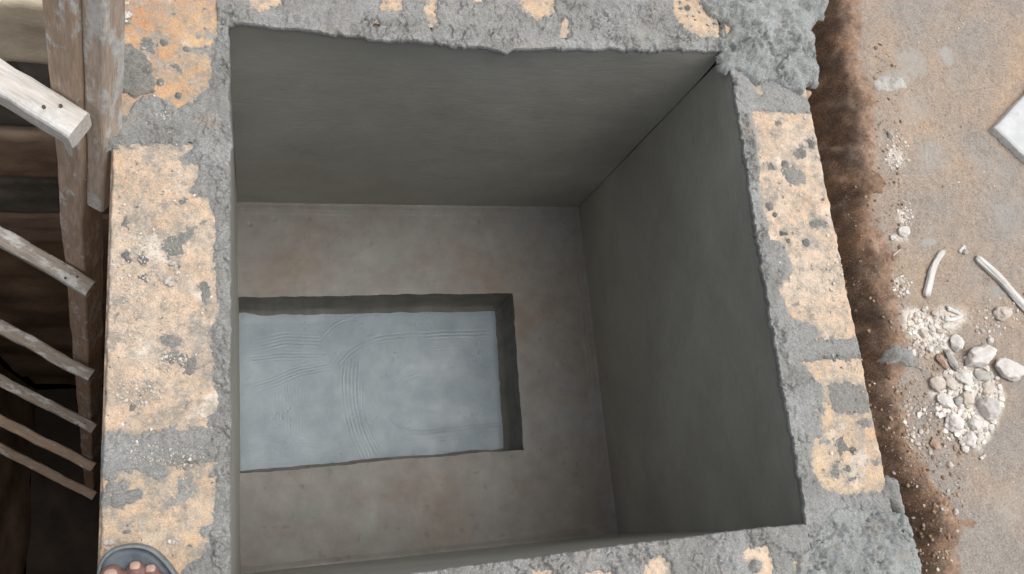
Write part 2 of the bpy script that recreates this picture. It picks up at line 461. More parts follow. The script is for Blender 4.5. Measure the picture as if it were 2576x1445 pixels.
class Wall:
    """a block wall whose inner face carries plaster; u runs along it, v outward from the inner edge"""
    def __init__(s, name, kind, u0, u1, width, ufine, edge_px, label):
        s.kind = kind; s.width = width
        s.u = axis(u0, u1, ufine[0], ufine[1], FINE, 0.012)
        s.v = np.linspace(0, width, int(width / FINE) + 1)
        e = np.array([s.uv(*at(x, y)[:2]) for x, y in edge_px])
        e = e[np.argsort(e[:, 0])]
        base = np.interp(s.u, e[:, 0], e[:, 1])
        # ragged lip
        rag = 0.0022 * fbm(s.u, s.u * 0 + 3.3, 55, 4, ord(kind), 0.65) + 0.0016 * np.minimum(0, fbm(s.u, s.u * 0 + 7, 25, 3, ord(kind) + 5) * 2)
        s.edge_plain = base
        s.edge = base + rag
        s.U, s.V0 = np.meshgrid(s.u, s.v, indexing='ij')
        t = s.V0 / width
        s.V = s.V0 + s.edge[:, None] * (1 - t) ** 3
        s.X, s.Y = s.xy(s.U, s.V)
        s.hb = 0.0016 * fbm(s.X, s.Y, 18, 4, 2) + 0.0012 * fbm(s.X, s.Y, 120, 3, 4) - 0.002
        # worn outer arris
        rag2 = 0.004 + 0.004 * fbm(s.U, s.U * 0 + 1, 30, 4, ord(kind) + 2, 0.6)
        s.hb = s.hb - 0.012 * sstep(0, 1, (s.V0 - width + rag2) / 0.006 + 0.3) * (s.V0 > width - 0.012)
        s.th = np.full(s.X.shape, -0.01)
        s.root = empty(name, (*s.xy((u0 + u1) / 2, width / 2), -0.8))
        tag(s.root, label, 'wall')
        s.n = ord(kind)
        s.warpx = 0.0045 * fbm(s.X, s.Y, 45, 4, s.n + 1, 0.6) + 0.003 * fbm(s.X, s.Y, 160, 2, s.n + 6)
        s.smears = []
    def uv(s, x, y):
        return {'w': (y, XW - x), 'e': (y, x - XE), 'n': (x, y - YN), 's': (x, YS - y)}[s.kind]
    def xy(s, u, v):
        return {'w': (XW - v, u), 'e': (XE + v, u), 'n': (u, YN + v), 's': (u, YS - v)}[s.kind]
    def patch(s, px, th=0.005, soft=0.006, ragged=1.0, z=0.0):
        d = sdf_box(s.X, s.Y, atl(px, z)) + s.warpx * ragged
        s.th = np.maximum(s.th, np.where(d > -0.012, th * sstep(-0.0005, soft, d) + np.minimum(0, d) * 0.8 - 0.0004, -0.01))
    def smear(s, px, a=0.9):
        s.smears.append((px, a))
    def blob(s, px, py, r, th=0.008):
        c = at(px, py); r = r * 0.00056
        d = r - np.hypot(s.X - c[0], s.Y - c[1]) + s.warpx * 0.9
        s.th = np.maximum(s.th, np.where(d > -0.01, th * np.sqrt(np.clip(d / r, 0, 1)) + np.minimum(0, d) - 0.0003, -0.01))
    def bare(s, px, ragged=1.0):
        d = sdf_box(s.X, s.Y, atl(px)) + s.warpx * ragged
        s.th = np.where(d > -0.012, np.minimum(s.th, -d * 1.2 + 0.0005), s.th)
    def speck(s, freq, cut, th, seed, region=None):
        n = fbm(s.X, s.Y, freq, 4, seed, 0.6) - cut
        t = np.clip(n * th * 6, -0.004, th)
        if region is not None: t = np.where(region, t, -0.01)
        s.th = np.maximum(s.th, t)
    def strip(s, w):
        d = w + s.warpx - s.V0
        s.th = np.maximum(s.th, np.where(d > -0.01, 0.0045 * sstep(-0.0005, 0.008, d) + np.minimum(0, d) * 0.8 - 0.0004, -0.01))
    def finish(s, blocks, mats, mortar_mat, rough_amp=0.0042, smooth_px=()):
        nu, nv = s.X.shape
        flip = s.kind in ('w', 'n')   # keeps the normals up
        for (a0, a1), (b0, b1) in zip(blocks[:-1], blocks[1:]):
            d = (b0 - a1) / 2 + 0.009 + s.warpx * 3.6 - np.abs(s.U - (a1 + b0) / 2)
            s.th = np.maximum(s.th, np.where(d > -0.01, 0.0022 * sstep(-0.001, 0.006, d) + np.minimum(0, d) * 0.8 - 0.0003, -0.01))
        # thin cement slurry that soaked into the blocks round the mortar
        near = np.clip((s.th + 0.0095) / 0.0095, 0, 1)
        s.film = np.clip(near * (0.85 + 1.5 * fbm(s.X, s.Y, 35, 4, 61, 0.6)) + 2.4 * np.clip(fbm(s.X, s.Y, 14, 5, 63 + s.n, 0.65) - 0.12, 0, 1) + 1.2 * np.clip(fbm(s.X, s.Y, 60, 4, 65 + s.n, 0.6) - 0.22, 0, 1), 0, 1)
        for px, a in s.smears:
            d = sdf_box(s.X, s.Y, atl(px)) + s.warpx * 2.2
            s.film = np.maximum(s.film, a * sstep(-0.006, 0.009, d) * np.clip(0.8 + 1.3 * fbm(s.X, s.Y, 42, 4, 68, 0.65), 0, 1))
        # blocks: each its own top with worn relief and four sides
        for (b0, b1), mt in zip(blocks, mats):
            iu = np.where((s.u >= b0 - 1e-9) & (s.u <= b1 + 1e-9))[0]
            iv = np.where(s.v >= 0.010)[0]
            if len(iu) < 3: continue
            sub = np.ix_(iu, iv)
            X, Y = s.xy(s.U[sub], np.maximum(s.V[sub], 0.012)); Z = s.hb[sub].copy()
            du = np.minimum(s.U[sub] - s.u[iu[0]], s.u[iu[-1]] - s.U[sub])
            Z -= 0.006 * (1 - sstep(0, 0.008, du + 0.003 * fbm(X, Y, 60, 3, 8)))
            a, b = X.shape
            V = np.stack([X, Y, Z], -1).reshape(-1, 3)
            F = grid_faces(a, b)
            ring = np.concatenate([np.arange(a) * b, (a - 1) * b + np.arange(1, b), (np.arange(a - 2, -1, -1)) * b + b - 1, np.arange(b - 2, 0, -1)])
            low = V[ring].copy(); low[:, 2] = -0.215
            n0 = len(V); k = len(ring)
            S = np.stack([ring, n0 + np.arange(k), n0 + (np.arange(k) + 1) % k, np.roll(ring, -1)], -1)
            V = np.concatenate([V, low])
            F = np.concatenate([F, S])
            fl = s.film[sub].ravel(); fl = np.concatenate([fl, fl[ring]])
            o = mesh_obj('block', V, F[:, ::-1].copy() if s.flipped() else F, MT[mt], s.root, attrs={'film': fl})
        # mortar lying over the blocks
        hm = s.hb + s.th
        amp = np.clip(s.th / 0.004, 0, 1) * rough_amp * (1 + 0.6 * (1 - sstep(0.015, 0.04, s.V0)))
        lum = worley(s.X + 0.006 * fbm(s.X, s.Y, 30, 2, s.n + 21), s.Y, 32, s.n)[0]
        s.th = s.th + np.clip(s.th / 0.004, 0, 1) * 0.006 * np.clip(0.42 - lum, 0, 1) * 2 * (1 - sstep(0.02, 0.05, s.V0)) * (fbm(s.X, s.Y, 12, 2, s.n + 23) > -0.1)
        hm = s.hb + s.th
        for px in smooth_px:
            d = sdf_box(s.X, s.Y, atl(px)) + s.warpx
            amp = amp * (1 - 0.85 * sstep(-0.004, 0.008, d))
        hm = hm + amp * crumble(s.X, s.Y, s.n) + np.clip(s.th / 0.004, 0, 1) * 0.0010 * fbm(s.X, s.Y, 230, 3, s.n + 12, 0.75)
        keep = np.maximum.reduce([s.th[:-1, :-1], s.th[1:, :-1], s.th[:-1, 1:], s.th[1:, 1:]]) > -0.0002
        hm = np.where(s.th > 0.0012, np.maximum(hm, s.hb + 0.0005), hm)
        Vg = np.stack([s.X, s.Y, np.maximum(hm, s.hb - 0.003)], -1).reshape(-1, 3)
        comps = components(keep)
        small = []
        comps.sort(key=len, reverse=True)
        lipdone = False
        for ci, c in enumerate(comps):
            if len(c) < 140:
                small.append(c); continue
            kk = np.zeros(keep.shape, bool); kk[c[:, 0], c[:, 1]] = True
            F = grid_faces(nu, nv, kk)
            V, F, _ = compact(Vg, F)
            name = 'mortar_patch'
            if ci == 0:
                name = 'mortar_rim'
                # lip that turns down over the plaster
                z0 = Vg.reshape(nu, nv, 3)[:, 0, :]
                n0 = len(V)
                ex = []
                for dv, dz in ((0, 0), (-0.0014, -0.003), (-0.0012, -0.007), (0.0016, -0.016)):
                    x, y = s.xy(s.u, s.edge * (1 if dz > -0.01 else 0) + s.edge_plain * (0 if dz > -0.01 else 1) + dv + 0.0010 * fbm(s.u, s.u * 0 + dz * 300, 70, 3, s.n + 3))
                    if dz == 0: x, y = z0[:, 0], z0[:, 1]
                    ex.append(np.stack([x, y, z0[:, 2] + dz], -1))
                ex = np.stack(ex, 1).reshape(-1, 3)
                Fl = grid_faces(nu, 4)[:, ::-1] + n0
                V = np.concatenate([V, ex]); F = np.concatenate([F, Fl])
            mesh_obj(name, V, F[:, ::-1].copy() if s.flipped() else F, mortar_mat if ci == 0 else MT['mortar_mid'], s.root)
        if small:
            kk = np.zeros(keep.shape, bool)
            for c in small: kk[c[:, 0], c[:, 1]] = True
            V, F, _ = compact(Vg, grid_faces(nu, nv, kk))
            o = mesh_obj('mortar_crumbs', V, F[:, ::-1].copy() if s.flipped() else F, MT['mortar_dark'], s.root)
            o['kind'] = 'stuff'
        # core under the top course
        ua, ub = s.u[0] + 0.001, s.u[-1] - 0.001
        x0, y0 = s.xy(ua, 0.012); x1, y1 = s.xy(ub, s.width - 0.004)
        box('lower_course', (min(x0, x1), max(x0, x1), min(y0, y1), max(y0, y1), -1.1, -0.218), MT['core'], s.root)
        x0, y0 = s.xy(ua, 0.014); x1, y1 = s.xy(ub, s.width - 0.010)
        box('mortar_bed', (min(x0, x1), max(x0, x1), min(y0, y1), max(y0, y1), -0.217, -0.0095), MT['mortar_dark'], s.root)
    def flipped(s):
        # grid_faces gives +z when (du x dv) points up
        x0, y0 = s.xy(0, 0); xu, yu = s.xy(1, 0); xv, yv = s.xy(0, 1)
        return ((xu - x0) * (yv - y0) - (yu - y0) * (xv - x0)) < 0
    def plaster(s, a0, a1, zbot, seed):
        """the smooth inner coat, a sheet of real depth that follows the lip at its top"""
        u = np.linspace(a0, a1, int((a1 - a0) / 0.007) + 1)
        zz = np.concatenate([np.linspace(-0.004, -0.06, 12, endpoint=False), np.linspace(-0.06, zbot, int((-0.06 - zbot) / 0.010))])
        U, Z = np.meshgrid(u, zz, indexing='ij')
        e = np.interp(u, s.u, s.edge_plain)[:, None]
        v = 0.0005 + e * np.exp(Z / 0.05) + 0.0018 * fbm(U, Z, 4, 3, seed) + 0.0005 * fbm(U, Z * 3, 20, 3, seed + 4)
        X, Y = s.xy(U, v)
        V = np.stack([X, Y, Z], -1).reshape(-1, 3)
        F = grid_faces(*U.shape)
        if not s.flipped(): F = F[:, ::-1].copy()
        return mesh_obj('plaster_coat', V, F, MT['plaster'], s.root)

# ---- west wall (left), between the chamber and the ladder pit
W = Wall('block_wall', 'w', -0.75, 1.25, 0.164, (-0.06, 0.87),
         [(572, 62), (571.7, 57), (575, 100), (577, 200), (573, 233), (580, 333), (582, 367), (577, 383), (578, 480), (578, 800), (577, 1200), (578, 1445), (581, 1520)],
         'left block wall with patchy mortar top between the ladder pit and the chamber')
W.patch([(541, 60), (541, 83), (530, 110), (527, 143), (527, 187), (520, 217), (480, 250), (443, 273), (480, 330), (477, 343), (480, 373), (440, 396), (493, 417), (490, 447), (473, 482), (483, 495), (523, 502), (533, 548), (540, 582), (533, 632), (537, 682), (540, 738), (547, 782), (533, 815), (517, 832), (523, 865), (533, 908), (530, 963), (547, 997), (543, 1030), (520, 1047), (513, 1070), (547, 1090), (547, 1163), (543, 1197), (537, 1230), (533, 1313), (510, 1340), (520, 1363), (500, 1397), (463, 1420), (440, 1460), (430, 1520), (600, 1520), (600, 50)], 0.0042, 0.012, 1.2)
W.patch([(278, 292), (310, 300), (330, 262), (360, 240), (390, 236), (420, 250), (445, 273), (480, 250), (540, 330), (480, 345), (440, 345), (400, 340), (360, 335), (330, 345), (300, 350), (272, 345)], 0.004)
W.patch([(250, 1115), (275, 1110), (320, 1105), (370, 1095), (440, 1085), (513, 1070), (560, 1090), (560, 1163), (500, 1165), (450, 1160), (430, 1155), (345, 1165), (310, 1185), (290, 1190), (240, 1195), (243, 1160)], 0.003)
for p in ([(493, 80), (533, 82), (533, 100), (495, 97)], [(470, 112), (533, 110), (530, 135), (500, 130), (472, 128)],
          [(387, 153), (430, 155), (455, 158), (467, 185), (455, 192), (430, 172), (390, 168)],
          [(462, 195), (490, 178), (527, 175), (527, 235), (490, 240), (478, 222), (455, 215)],
          [(347, 92), (380, 85), (400, 110), (385, 135), (350, 125)],
          [(437, 362), (455, 357), (467, 375), (460, 395), (445, 385)], [(430, 395), (470, 385), (500, 400), (480, 420), (450, 412)],
          [(300, 545), (310, 528), (330, 532), (335, 565), (320, 578), (298, 570)],
          [(395, 610), (400, 598), (440, 588), (480, 565), (527, 550), (500, 580), (470, 605), (465, 635), (450, 652), (420, 650), (400, 630)],
          [(493, 705), (527, 705), (527, 765), (505, 765)], [(343, 690), (373, 690), (370, 712), (345, 708)],
          [(397, 842), (430, 838), (460, 855), (455, 878), (420, 880)], [(400, 885), (440, 875), (500, 900), (495, 945), (470, 950), (440, 920), (410, 915)],
          [(467, 780), (493, 770), (495, 800), (470, 815)], [(318, 1015), (345, 1015), (345, 1035), (322, 1036)],
          [(340, 1165), (380, 1157), (430, 1160), (432, 1195), (415, 1212), (380, 1208), (342, 1190)],
          [(430, 1195), (460, 1190), (490, 1200), (493, 1235), (470, 1265), (420, 1280), (410, 1265), (440, 1235)],
          [(397, 1290), (420, 1283), (457, 1290), (450, 1310), (400, 1313)], [(435, 1318), (465, 1318), (465, 1336), (440, 1336)],
          [(450, 1035), (475, 1010), (470, 1030), (455, 1045)], [(300, 1330), (330, 1328), (333, 1348), (305, 1350)],
          [(280, 60), (300, 25), (330, 30), (325, 55), (295, 62)], [(425, 500), (470, 490), (482, 515), (440, 520)]):
    W.smear([(x + (x - 420) * 0.01, y) for x, y in p], 0.95)
    if abs(p[0][0] * 7 + p[0][1]) % 5 < 2.6: W.patch(p, 0.0014, 0.010, 2.0)
for x, y, r in ((280, 1197, 14), (283, 1226, 16), (310, 1222, 16), (258, 1255, 18), (298, 1258, 19), (326, 1250, 18), (346, 1243, 13), (412, 106, 9), (448, 240, 9), (380, 250, 13), (350, 300, 14), (350, 325, 12), (385, 325, 14), (475, 320, 12), (560, 350, 14), (555, 330, 10), (470, 122, 10), (403, 268, 14), (440, 290, 12), (315, 640, 9), (322, 655, 9), (358, 655, 12), (545, 1185, 12), (530, 1192, 9), (515, 1335, 14), (403, 205, 10)):
    W.blob(x, y, r, 0.0045)
W.speck(90, 0.44, 0.0018, 5)
W.finish([(-0.75, -0.332), (-0.318, 0.121), (0.151, 0.592), (0.62, 1.06), (1.075, 1.25)], ['block_c', 'block_c', 'block_b', 'block_a', 'block_c'], MT['mortar'],
         smooth_px=[[(540, 555), (575, 555), (575, 760), (545, 760)], [(480, 430), (540, 430), (530, 500), (485, 480)]])
W.plaster(-0.20, 0.82, -0.935, 31)

# ---- east wall (right), beside the trench
E_ = Wall('block_wall', 'e', -0.75, 1.25, 0.174, (-0.20, 0.95),
          [(1825, 135), (1835, 173), (1845, 207), (1851, 257), (1861, 300), (1868, 350), (1875, 393), (1883, 443), (1888, 482), (1892, 515), (1900, 565), (1910, 625), (1921, 688), (1930, 748), (1937, 798), (1949, 848), (1965, 962), (1975, 1003), (1999, 1130), (2019, 1247), (2026, 1300), (2030, 1330)],
          'right block wall with sandy patches and mortar edge beside the brown soil trench')
E_.patch([(1790, 90), (1880, 150), (1905, 230), (1892, 290), (1905, 340), (1912, 400), (1918, 440), (1915, 480), (1920, 520), (1935, 560), (1938, 601), (1972, 605), (1982, 638), (2002, 688), (1975, 708), (1962, 725), (1982, 768), (1995, 798), (2050, 815), (2070, 835), (2050, 858), (2032, 882), (2019, 912), (2050, 942), (2075, 975), (2072, 1030), (2045, 1040), (2070, 1060), (2075, 1085), (2052, 1110), (2045, 1140), (2050, 1190), (2075, 1225), (2115, 1240), (2200, 1235), (2240, 1230), (2280, 1445), (2030, 1500), (1960, 1330), (1800, 500)], 0.0042, 0.012, 1.3)
for p in ([(1900, 190), (1935, 185), (2000, 215), (2025, 232), (2015, 250), (1985, 258), (1960, 245), (1920, 240)],
          [(1992, 385), (2010, 358), (2030, 365), (2025, 395), (2005, 408)], [(2025, 350), (2045, 345), (2055, 365), (2040, 380)],
          [(1958, 400), (1990, 393), (1990, 418), (1965, 425)], [(1930, 410), (1952, 402), (1955, 425), (1935, 432)], [(1965, 430), (2000, 410), (2032, 440), (2030, 465), (1990, 468), (1970, 450)],
          [(1992, 488), (2010, 470), (2035, 480), (2042, 515), (2010, 530), (1995, 520)], [(2018, 600), (2040, 592), (2052, 615), (2040, 635), (2018, 628)],
          [(2088, 640), (2110, 632), (2122, 645), (2105, 658), (2085, 655)],
          [(2100, 1105), (2125, 1090), (2135, 1130), (2120, 1155), (2105, 1140)], [(2090, 1165), (2110, 1160), (2125, 1190), (2110, 1205), (2092, 1195)],
          [(2152, 1055), (2185, 1048), (2198, 1070), (2175, 1085)], [(2185, 1160), (2215, 1148), (2230, 1165), (2205, 1180)], [(2060, 1110), (2090, 1098), (2092, 1115), (2065, 1122)],
          [(2030, 560), (2060, 545), (2090, 560), (2080, 575), (2045, 580)], [(1945, 300), (1965, 295), (1968, 315), (1950, 318)], [(2120, 1210), (2160, 1190), (2165, 1200), (2130, 1222)]):
    E_.smear(p, 0.95)
    if abs(p[0][0] * 3 + p[0][1]) % 5 < 3.6: E_.patch(p, 0.0022, 0.010, 2.0)
E_.patch([(2078, 965), (2130, 950), (2188, 975), (2195, 1045), (2150, 1050), (2090, 1040)], 0.0012, 0.012, 1.6)
for x, y, r in ((1968, 586, 10), (1978, 588, 7), (1984, 606, 8), (2054, 1083, 24), (2055, 1045, 16), (2068, 1030, 14), (2030, 612, 14), (2020, 385, 17), (2042, 362, 12), (1942, 418, 12), (1975, 412, 14), (1960, 250, 10), (1985, 845, 14), (1990, 870, 16), (2150, 1135, 12), (2135, 1180, 9), (1942, 195, 14), (1938, 520, 14), (1950, 540, 9)):
    E_.blob(x, y, r, 0.0055)
E_.speck(60, 0.44, 0.0018, 15)
E_.finish([(-0.75, -0.25), (-0.23, 0.225), (0.245, 0.70), (0.72, 1.16), (1.18, 1.25)], ['block_c', 'block_c', 'block_b', 'block_c', 'block_c'], MT['mortar'],
          smooth_px=[[(1850, 180), (1890, 190), (1890, 285), (1862, 280)], [(2049, 1255), (2100, 1240), (2110, 1262), (2060, 1343), (2040, 1300)], [(2078, 965), (2188, 975), (2195, 1045), (2090, 1040)]])
E_.plaster(-0.20, YN - 0.0004, ZF - 0.01, 41)

# ---- north wall (top of the picture)
N = Wall('block_wall', 'n', XW - 0.016, XE + 0.010, 0.17, (XW - 0.016, XE + 0.010),
         [(572, 62), (644, 63), (777, 78), (877, 88), (961, 100), (1061, 104), (1144, 115), (1227, 118), (1271, 134), (1290, 124), (1421, 122), (1555, 125), (1655, 128), (1688, 125), (1808, 129), (1825, 133)],
         'far block wall smeared with grey mortar along the top edge of the picture')
N.patch([(540, -330), (2200, -330), (2000, 200), (540, 200)], 0.005, 0.006)
for p in ([(600, -60), (720, -60), (710, 10), (690, 22), (655, 27), (630, 15)], [(940, -60), (1100, -60), (1100, 20), (1104, 60), (1085, 75), (1070, 60), (1040, 55), (1020, 30), (960, 20)],
          [(935, 52), (950, 47), (952, 62), (940, 65)], [(1301, -40), (1401, -40), (1398, 20), (1385, 48), (1335, 45), (1315, 20)], [(1411, 60), (1425, 43), (1436, 62), (1430, 92), (1412, 92)],
          [(1690, 0), (1770, -10), (1821, 45), (1812, 92), (1770, 95), (1725, 75), (1700, 45)], [(1450, -60), (1560, -60), (1545, -10), (1480, -15)], [(1180, -10), (1215, -25), (1215, 4), (1190, 6)]):
    N.bare(p, 2.6)
N.speck(75, 0.33, 0.003, 25)
for x, y, r in ((1420, 20, 18), (1250, 120, 26), (1270, 132, 14), (1340, 92, 16), (1730, 20, 10), (1500, 100, 18), (1180, 40, 20), (1060, 90, 16), (1140, 95, 14), (1600, 60, 16), (1560, 115, 14), (960, 88, 12)):
    N.blob(x, y, r, 0.006)
N.finish([(XW - 0.016, 0.26), (0.28, 0.72), (0.74, XE + 0.006)], ['block_c', 'block_c', 'block_c'], MT['mortar'],
         smooth_px=[[(620, 30), (760, 5), (900, 10), (920, 50), (860, 80), (640, 62)]])
N.plaster(XW, XE - 0.0004, ZF - 0.01, 51)

# ---- south wall (bottom of the picture)
S = Wall('block_wall', 's', XW - 0.006, XE + 0.006, 0.17, (0.10, XE + 0.006),
         [(600, 1502), (1060, 1442), (1288, 1412), (1455, 1388), (1655, 1363), (1788, 1345), (1932, 1328), (2019, 1321), (2030, 1326)],
         'near block wall with rough grey mortar top along the bottom of the picture')
S.patch([(400, 1400), (2200, 1200), (2400, 1900), (300, 1900)], 0.005, 0.006)
for p in ([(1621, 1440), (1640, 1405), (1665, 1398), (1685, 1425), (1690, 1475), (1615, 1475)], [(1861, 1395), (1885, 1380), (1932, 1376), (1985, 1395), (2012, 1415), (2005, 1475), (1925, 1475), (1890, 1435)], [(1340, 1438), (1380, 1432), (1390, 1446), (1350, 1452)],
          [(1440, 1450), (1540, 1432), (1560, 1480), (1450, 1490)]):
    S.bare(p, 1.8)
S.blob(1820, 1385, 22, 0.010); S.blob(1560, 1400, 22, 0.008); S.blob(1850, 1425, 16, 0.01); S.blob(1900, 1425, 18, 0.01)
S.finish([(XW - 0.006, 0.33), (0.35, 0.79), (0.81, XE + 0.006)], ['block_c', 'block_b', 'block_b'], MT['mortar'], 0.0042,
         smooth_px=[[(1925, 1325), (2020, 1318), (2050, 1345), (2052, 1385), (2030, 1395), (1932, 1372)]])
S.plaster(XW, XE, ZF - 0.01, 61)

# ------------------------------------------------------------------ chamber floor with its sunken sump
def curve(px, z):
    """interpolated outline of a sump edge in world space"""
    return atl(px, z)
pn = atl([(604, 748), (700, 747), (880, 744), (1000, 741), (1150, 740), (1290, 738)], ZF)
ps = atl([(612, 1191), (720, 1184), (860, 1171), (980, 1157), (1100, 1150), (1230, 1137), (1318, 1133)], ZF)
pe = atl([(1290, 738), (1298, 860), (1308, 1000), (1318, 1135)], ZF)
def rag(t, seed, a=0.003):
    return a * fbm(t, t * 0 + seed, 28, 4, seed, 0.6)
def yn_(x): return np.interp(x, pn[:, 0], pn[:, 1]) + rag(x, 71)
def ys_(x): return np.interp(x, ps[:, 0], ps[:, 1]) + rag(x, 72)
def xe_(y): return np.interp(y, pe[::-1, 0 + 1], pe[::-1, 0]) + rag(y, 73)

def fz(X, Y):
    z = ZF + 0.0022 * fbm(X, Y, 5, 4, 80) + 0.0007 * fbm(X, Y, 60, 3, 81)
    # cove where plaster droppings were troweled against the walls
    e = np.minimum.reduce([XE - X, YN - Y, Y - YS]) + 0.004 * fbm(X, Y, 25, 3, 82)
    z = z + 0.010 * (1 - sstep(0, 0.018, e)) + 0.0016 * sstep(0.016, 0.02, e) * (1 - sstep(0.02, 0.026, e))
    # pock marks
    f1, _ = worley(X, Y, 11, 8)
    z = z - 0.0022 * (1 - sstep(0.02, 0.09, f1)) * (fbm(X, Y, 6, 2, 84) > 0.0)
    return z

Vs, Fs = [], []
def add_map(fx, fy, na, nb):
    A, B = np.meshgrid(np.linspace(0, 1, na), np.linspace(0, 1, nb), indexing='ij')
    X = fx(A, B); Y = fy(X, A, B)
    n0 = sum(len(v) for v in Vs)
    Z = fz(X, Y)
    Vs.append(np.stack([X, Y, Z], -1).reshape(-1, 3)); Fs.append(grid_faces(na, nb) + n0)
XW2, XE2, YN2, YS2 = XW - 0.01, XE + 0.01, YN + 0.01, YS - 0.01
xcr = float(xe_(np.array([0.57]))[0])
add_map(lambda A, B: XW2 + (XE2 - XW2) * A, lambda X, A, B: yn_(X) + (YN2 - yn_(X)) * B, 300, 84)
add_map(lambda A, B: XW2 + (XE2 - XW2) * A, lambda X, A, B: YS2 + (ys_(X) - YS2) * B, 300, 80)
A, B = np.meshgrid(np.linspace(0, 1, 76), np.linspace(0, 1, 140), indexing='ij')
yy = 0.155 + (0.575 - 0.155) * B
xl = xe_(yy)
X = xl + (XE2 - xl) * A
Y = ys_(X) + (yn_(X) - ys_(X)) * B
n0 = sum(len(v) for v in Vs)
Vs.append(np.stack([X, Y, fz(X, Y)], -1).reshape(-1, 3)); Fs.append(grid_faces(76, 140) + n0)
east_edge = np.stack([X[0], Y[0]], -1)
chamber_floor = mesh_obj('floor', np.concatenate(Vs), np.concatenate(Fs), MT['floor'])
tag(chamber_floor, 'brown grey cement floor of the chamber around the sunken sump', kind='structure')

def sump_side(P, dirx, diry, seed):
    """side of the sump from the floor edge P down to its bottom"""
    zz = np.linspace(0, 1, 14)
    n = len(P)
    X = P[:, 0][:, None] + dirx * (0.010 * zz[None] ** 2 + 0.012 * sstep(0.75, 1.0, zz)[None]) * 1.0
    Y = P[:, 1][:, None] + diry * (0.010 * zz[None] ** 2 + 0.012 * sstep(0.75, 1.0, zz)[None])
    t = np.linspace(0, 3, n)[:, None] + 0 * zz[None]
    w = 0.0025 * fbm(t, zz[None] + 0 * t, 3, 3, seed) * (zz[None] > 0.05)
    X = X + dirx * w; Y = Y + diry * w
    Zt = fz(P[:, 0], P[:, 1])[:, None]
    Z = Zt + (ZR - 0.012 - Zt) * zz[None]
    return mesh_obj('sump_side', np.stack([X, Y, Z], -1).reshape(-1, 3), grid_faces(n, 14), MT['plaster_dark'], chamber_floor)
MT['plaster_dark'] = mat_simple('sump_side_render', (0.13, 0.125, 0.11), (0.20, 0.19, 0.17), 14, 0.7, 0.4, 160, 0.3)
xs = np.linspace(XW2, xcr + 0.003, 220)
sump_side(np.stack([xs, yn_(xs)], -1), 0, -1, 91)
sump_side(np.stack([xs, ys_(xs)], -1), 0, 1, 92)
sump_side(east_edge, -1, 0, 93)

# wet cement bottom with trowel strokes cut into it
def polyline_dist(X, Y, P):
    """signed distance to an open polyline (left positive)"""
    best = np.full(X.shape, 1e9); sg = np.zeros(X.shape); par = np.zeros(X.shape)
    L = np.concatenate([[0], np.cumsum(np.hypot(*np.diff(P, axis=0).T))])
    for i in range(len(P) - 1):
        ax, ay = P[i]; ex, ey = P[i + 1] - P[i]
        wx, wy = X - ax, Y - ay
        tt = (wx * ex + wy * ey) / (ex * ex + ey * ey)
        t = np.clip(tt, 0, 1)
        d = np.hypot(wx - ex * t, wy - ey * t)
        k = d < best
        best = np.where(k, d, best)
        sg = np.where(k, np.sign(ex * wy - ey * wx), sg)
        par = np.where(k, (L[i] + t * (L[i + 1] - L[i])) / L[-1], par)
    return best, sg, par
def smooth_line(P, n=40):
    P = np.asarray(P, float)
    t = np.concatenate([[0], np.cumsum(np.hypot(*np.diff(P, axis=0).T))]); t /= t[-1]
    tt = np.linspace(0, 1, n)
    Q = np.stack([np.interp(tt, t, P[:, 0]), np.interp(tt, t, P[:, 1])], -1)
    for _ in range(12):
        Q[1:-1] = (Q[:-2] + 2 * Q[1:-1] + Q[2:]) / 4
    return Q
gx = np.arange(XW2, 0.672, 0.0021); gy = np.arange(0.138, 0.592, 0.0021)
X, Y = np.meshgrid(gx, gy, indexing='ij')
Z = ZR + 0.0018 * fbm(X, Y, 3.5, 3, 101) + 0.0003 * fbm(X, Y, 22, 3, 102)
strokes = [([(884, 900), (878, 965), (884, 1030), (895, 1080), (930, 1160)], 30, 9.5, 0.9), ([(905, 960), (905, 1030), (925, 1090), (960, 1150)], 16, 8, 0.5),
           ([(722, 965), (728, 1030), (732, 1095)], 12, 7, 0.8), ([(750, 965), (752, 1030), (752, 1090)], 10, 7, 0.9), ([(700, 985), (703, 1060)], 12, 8, 0.4),
           ([(627, 872), (720, 852), (812, 858)], 26, 9, 0.55), ([(625, 905), (700, 895), (815, 896)], 14, 8, 0.45), ([(619, 985), (690, 962), (740, 938), (835, 920)], 18, 8, 1.0),
           ([(845, 930), (880, 885), (922, 858), (1000, 846), (1100, 842), (1240, 838)], 16, 10, 0.8), ([(804, 858), (843, 815), (906, 793), (960, 788)], 8, 9, 0.8),
           ([(945, 985), (965, 1040), (1004, 1084), (1064, 1090), (1169, 1076), (1268, 1068)], 10, 10, 0.9), ([(1000, 1112), (1100, 1108), (1270, 1085)], 8, 8, 0.5),
           ([(622, 1120), (720, 1110), (830, 1112)], 26, 9, 0.35), ([(1080, 870), (1160, 862), (1250, 858)], 20, 6, 0.5), ([(1120, 910), (1180, 905), (1255, 900)], 22, 5, 0.4),
           ([(975, 1010), (1010, 960), (1060, 940)], 10, 12, 0.35), ([(1130, 1010), (1190, 1000), (1262, 985)], 24, 5, 0.45), ([(640, 1160), (760, 1150), (860, 1140)], 18, 8, 0.3)]
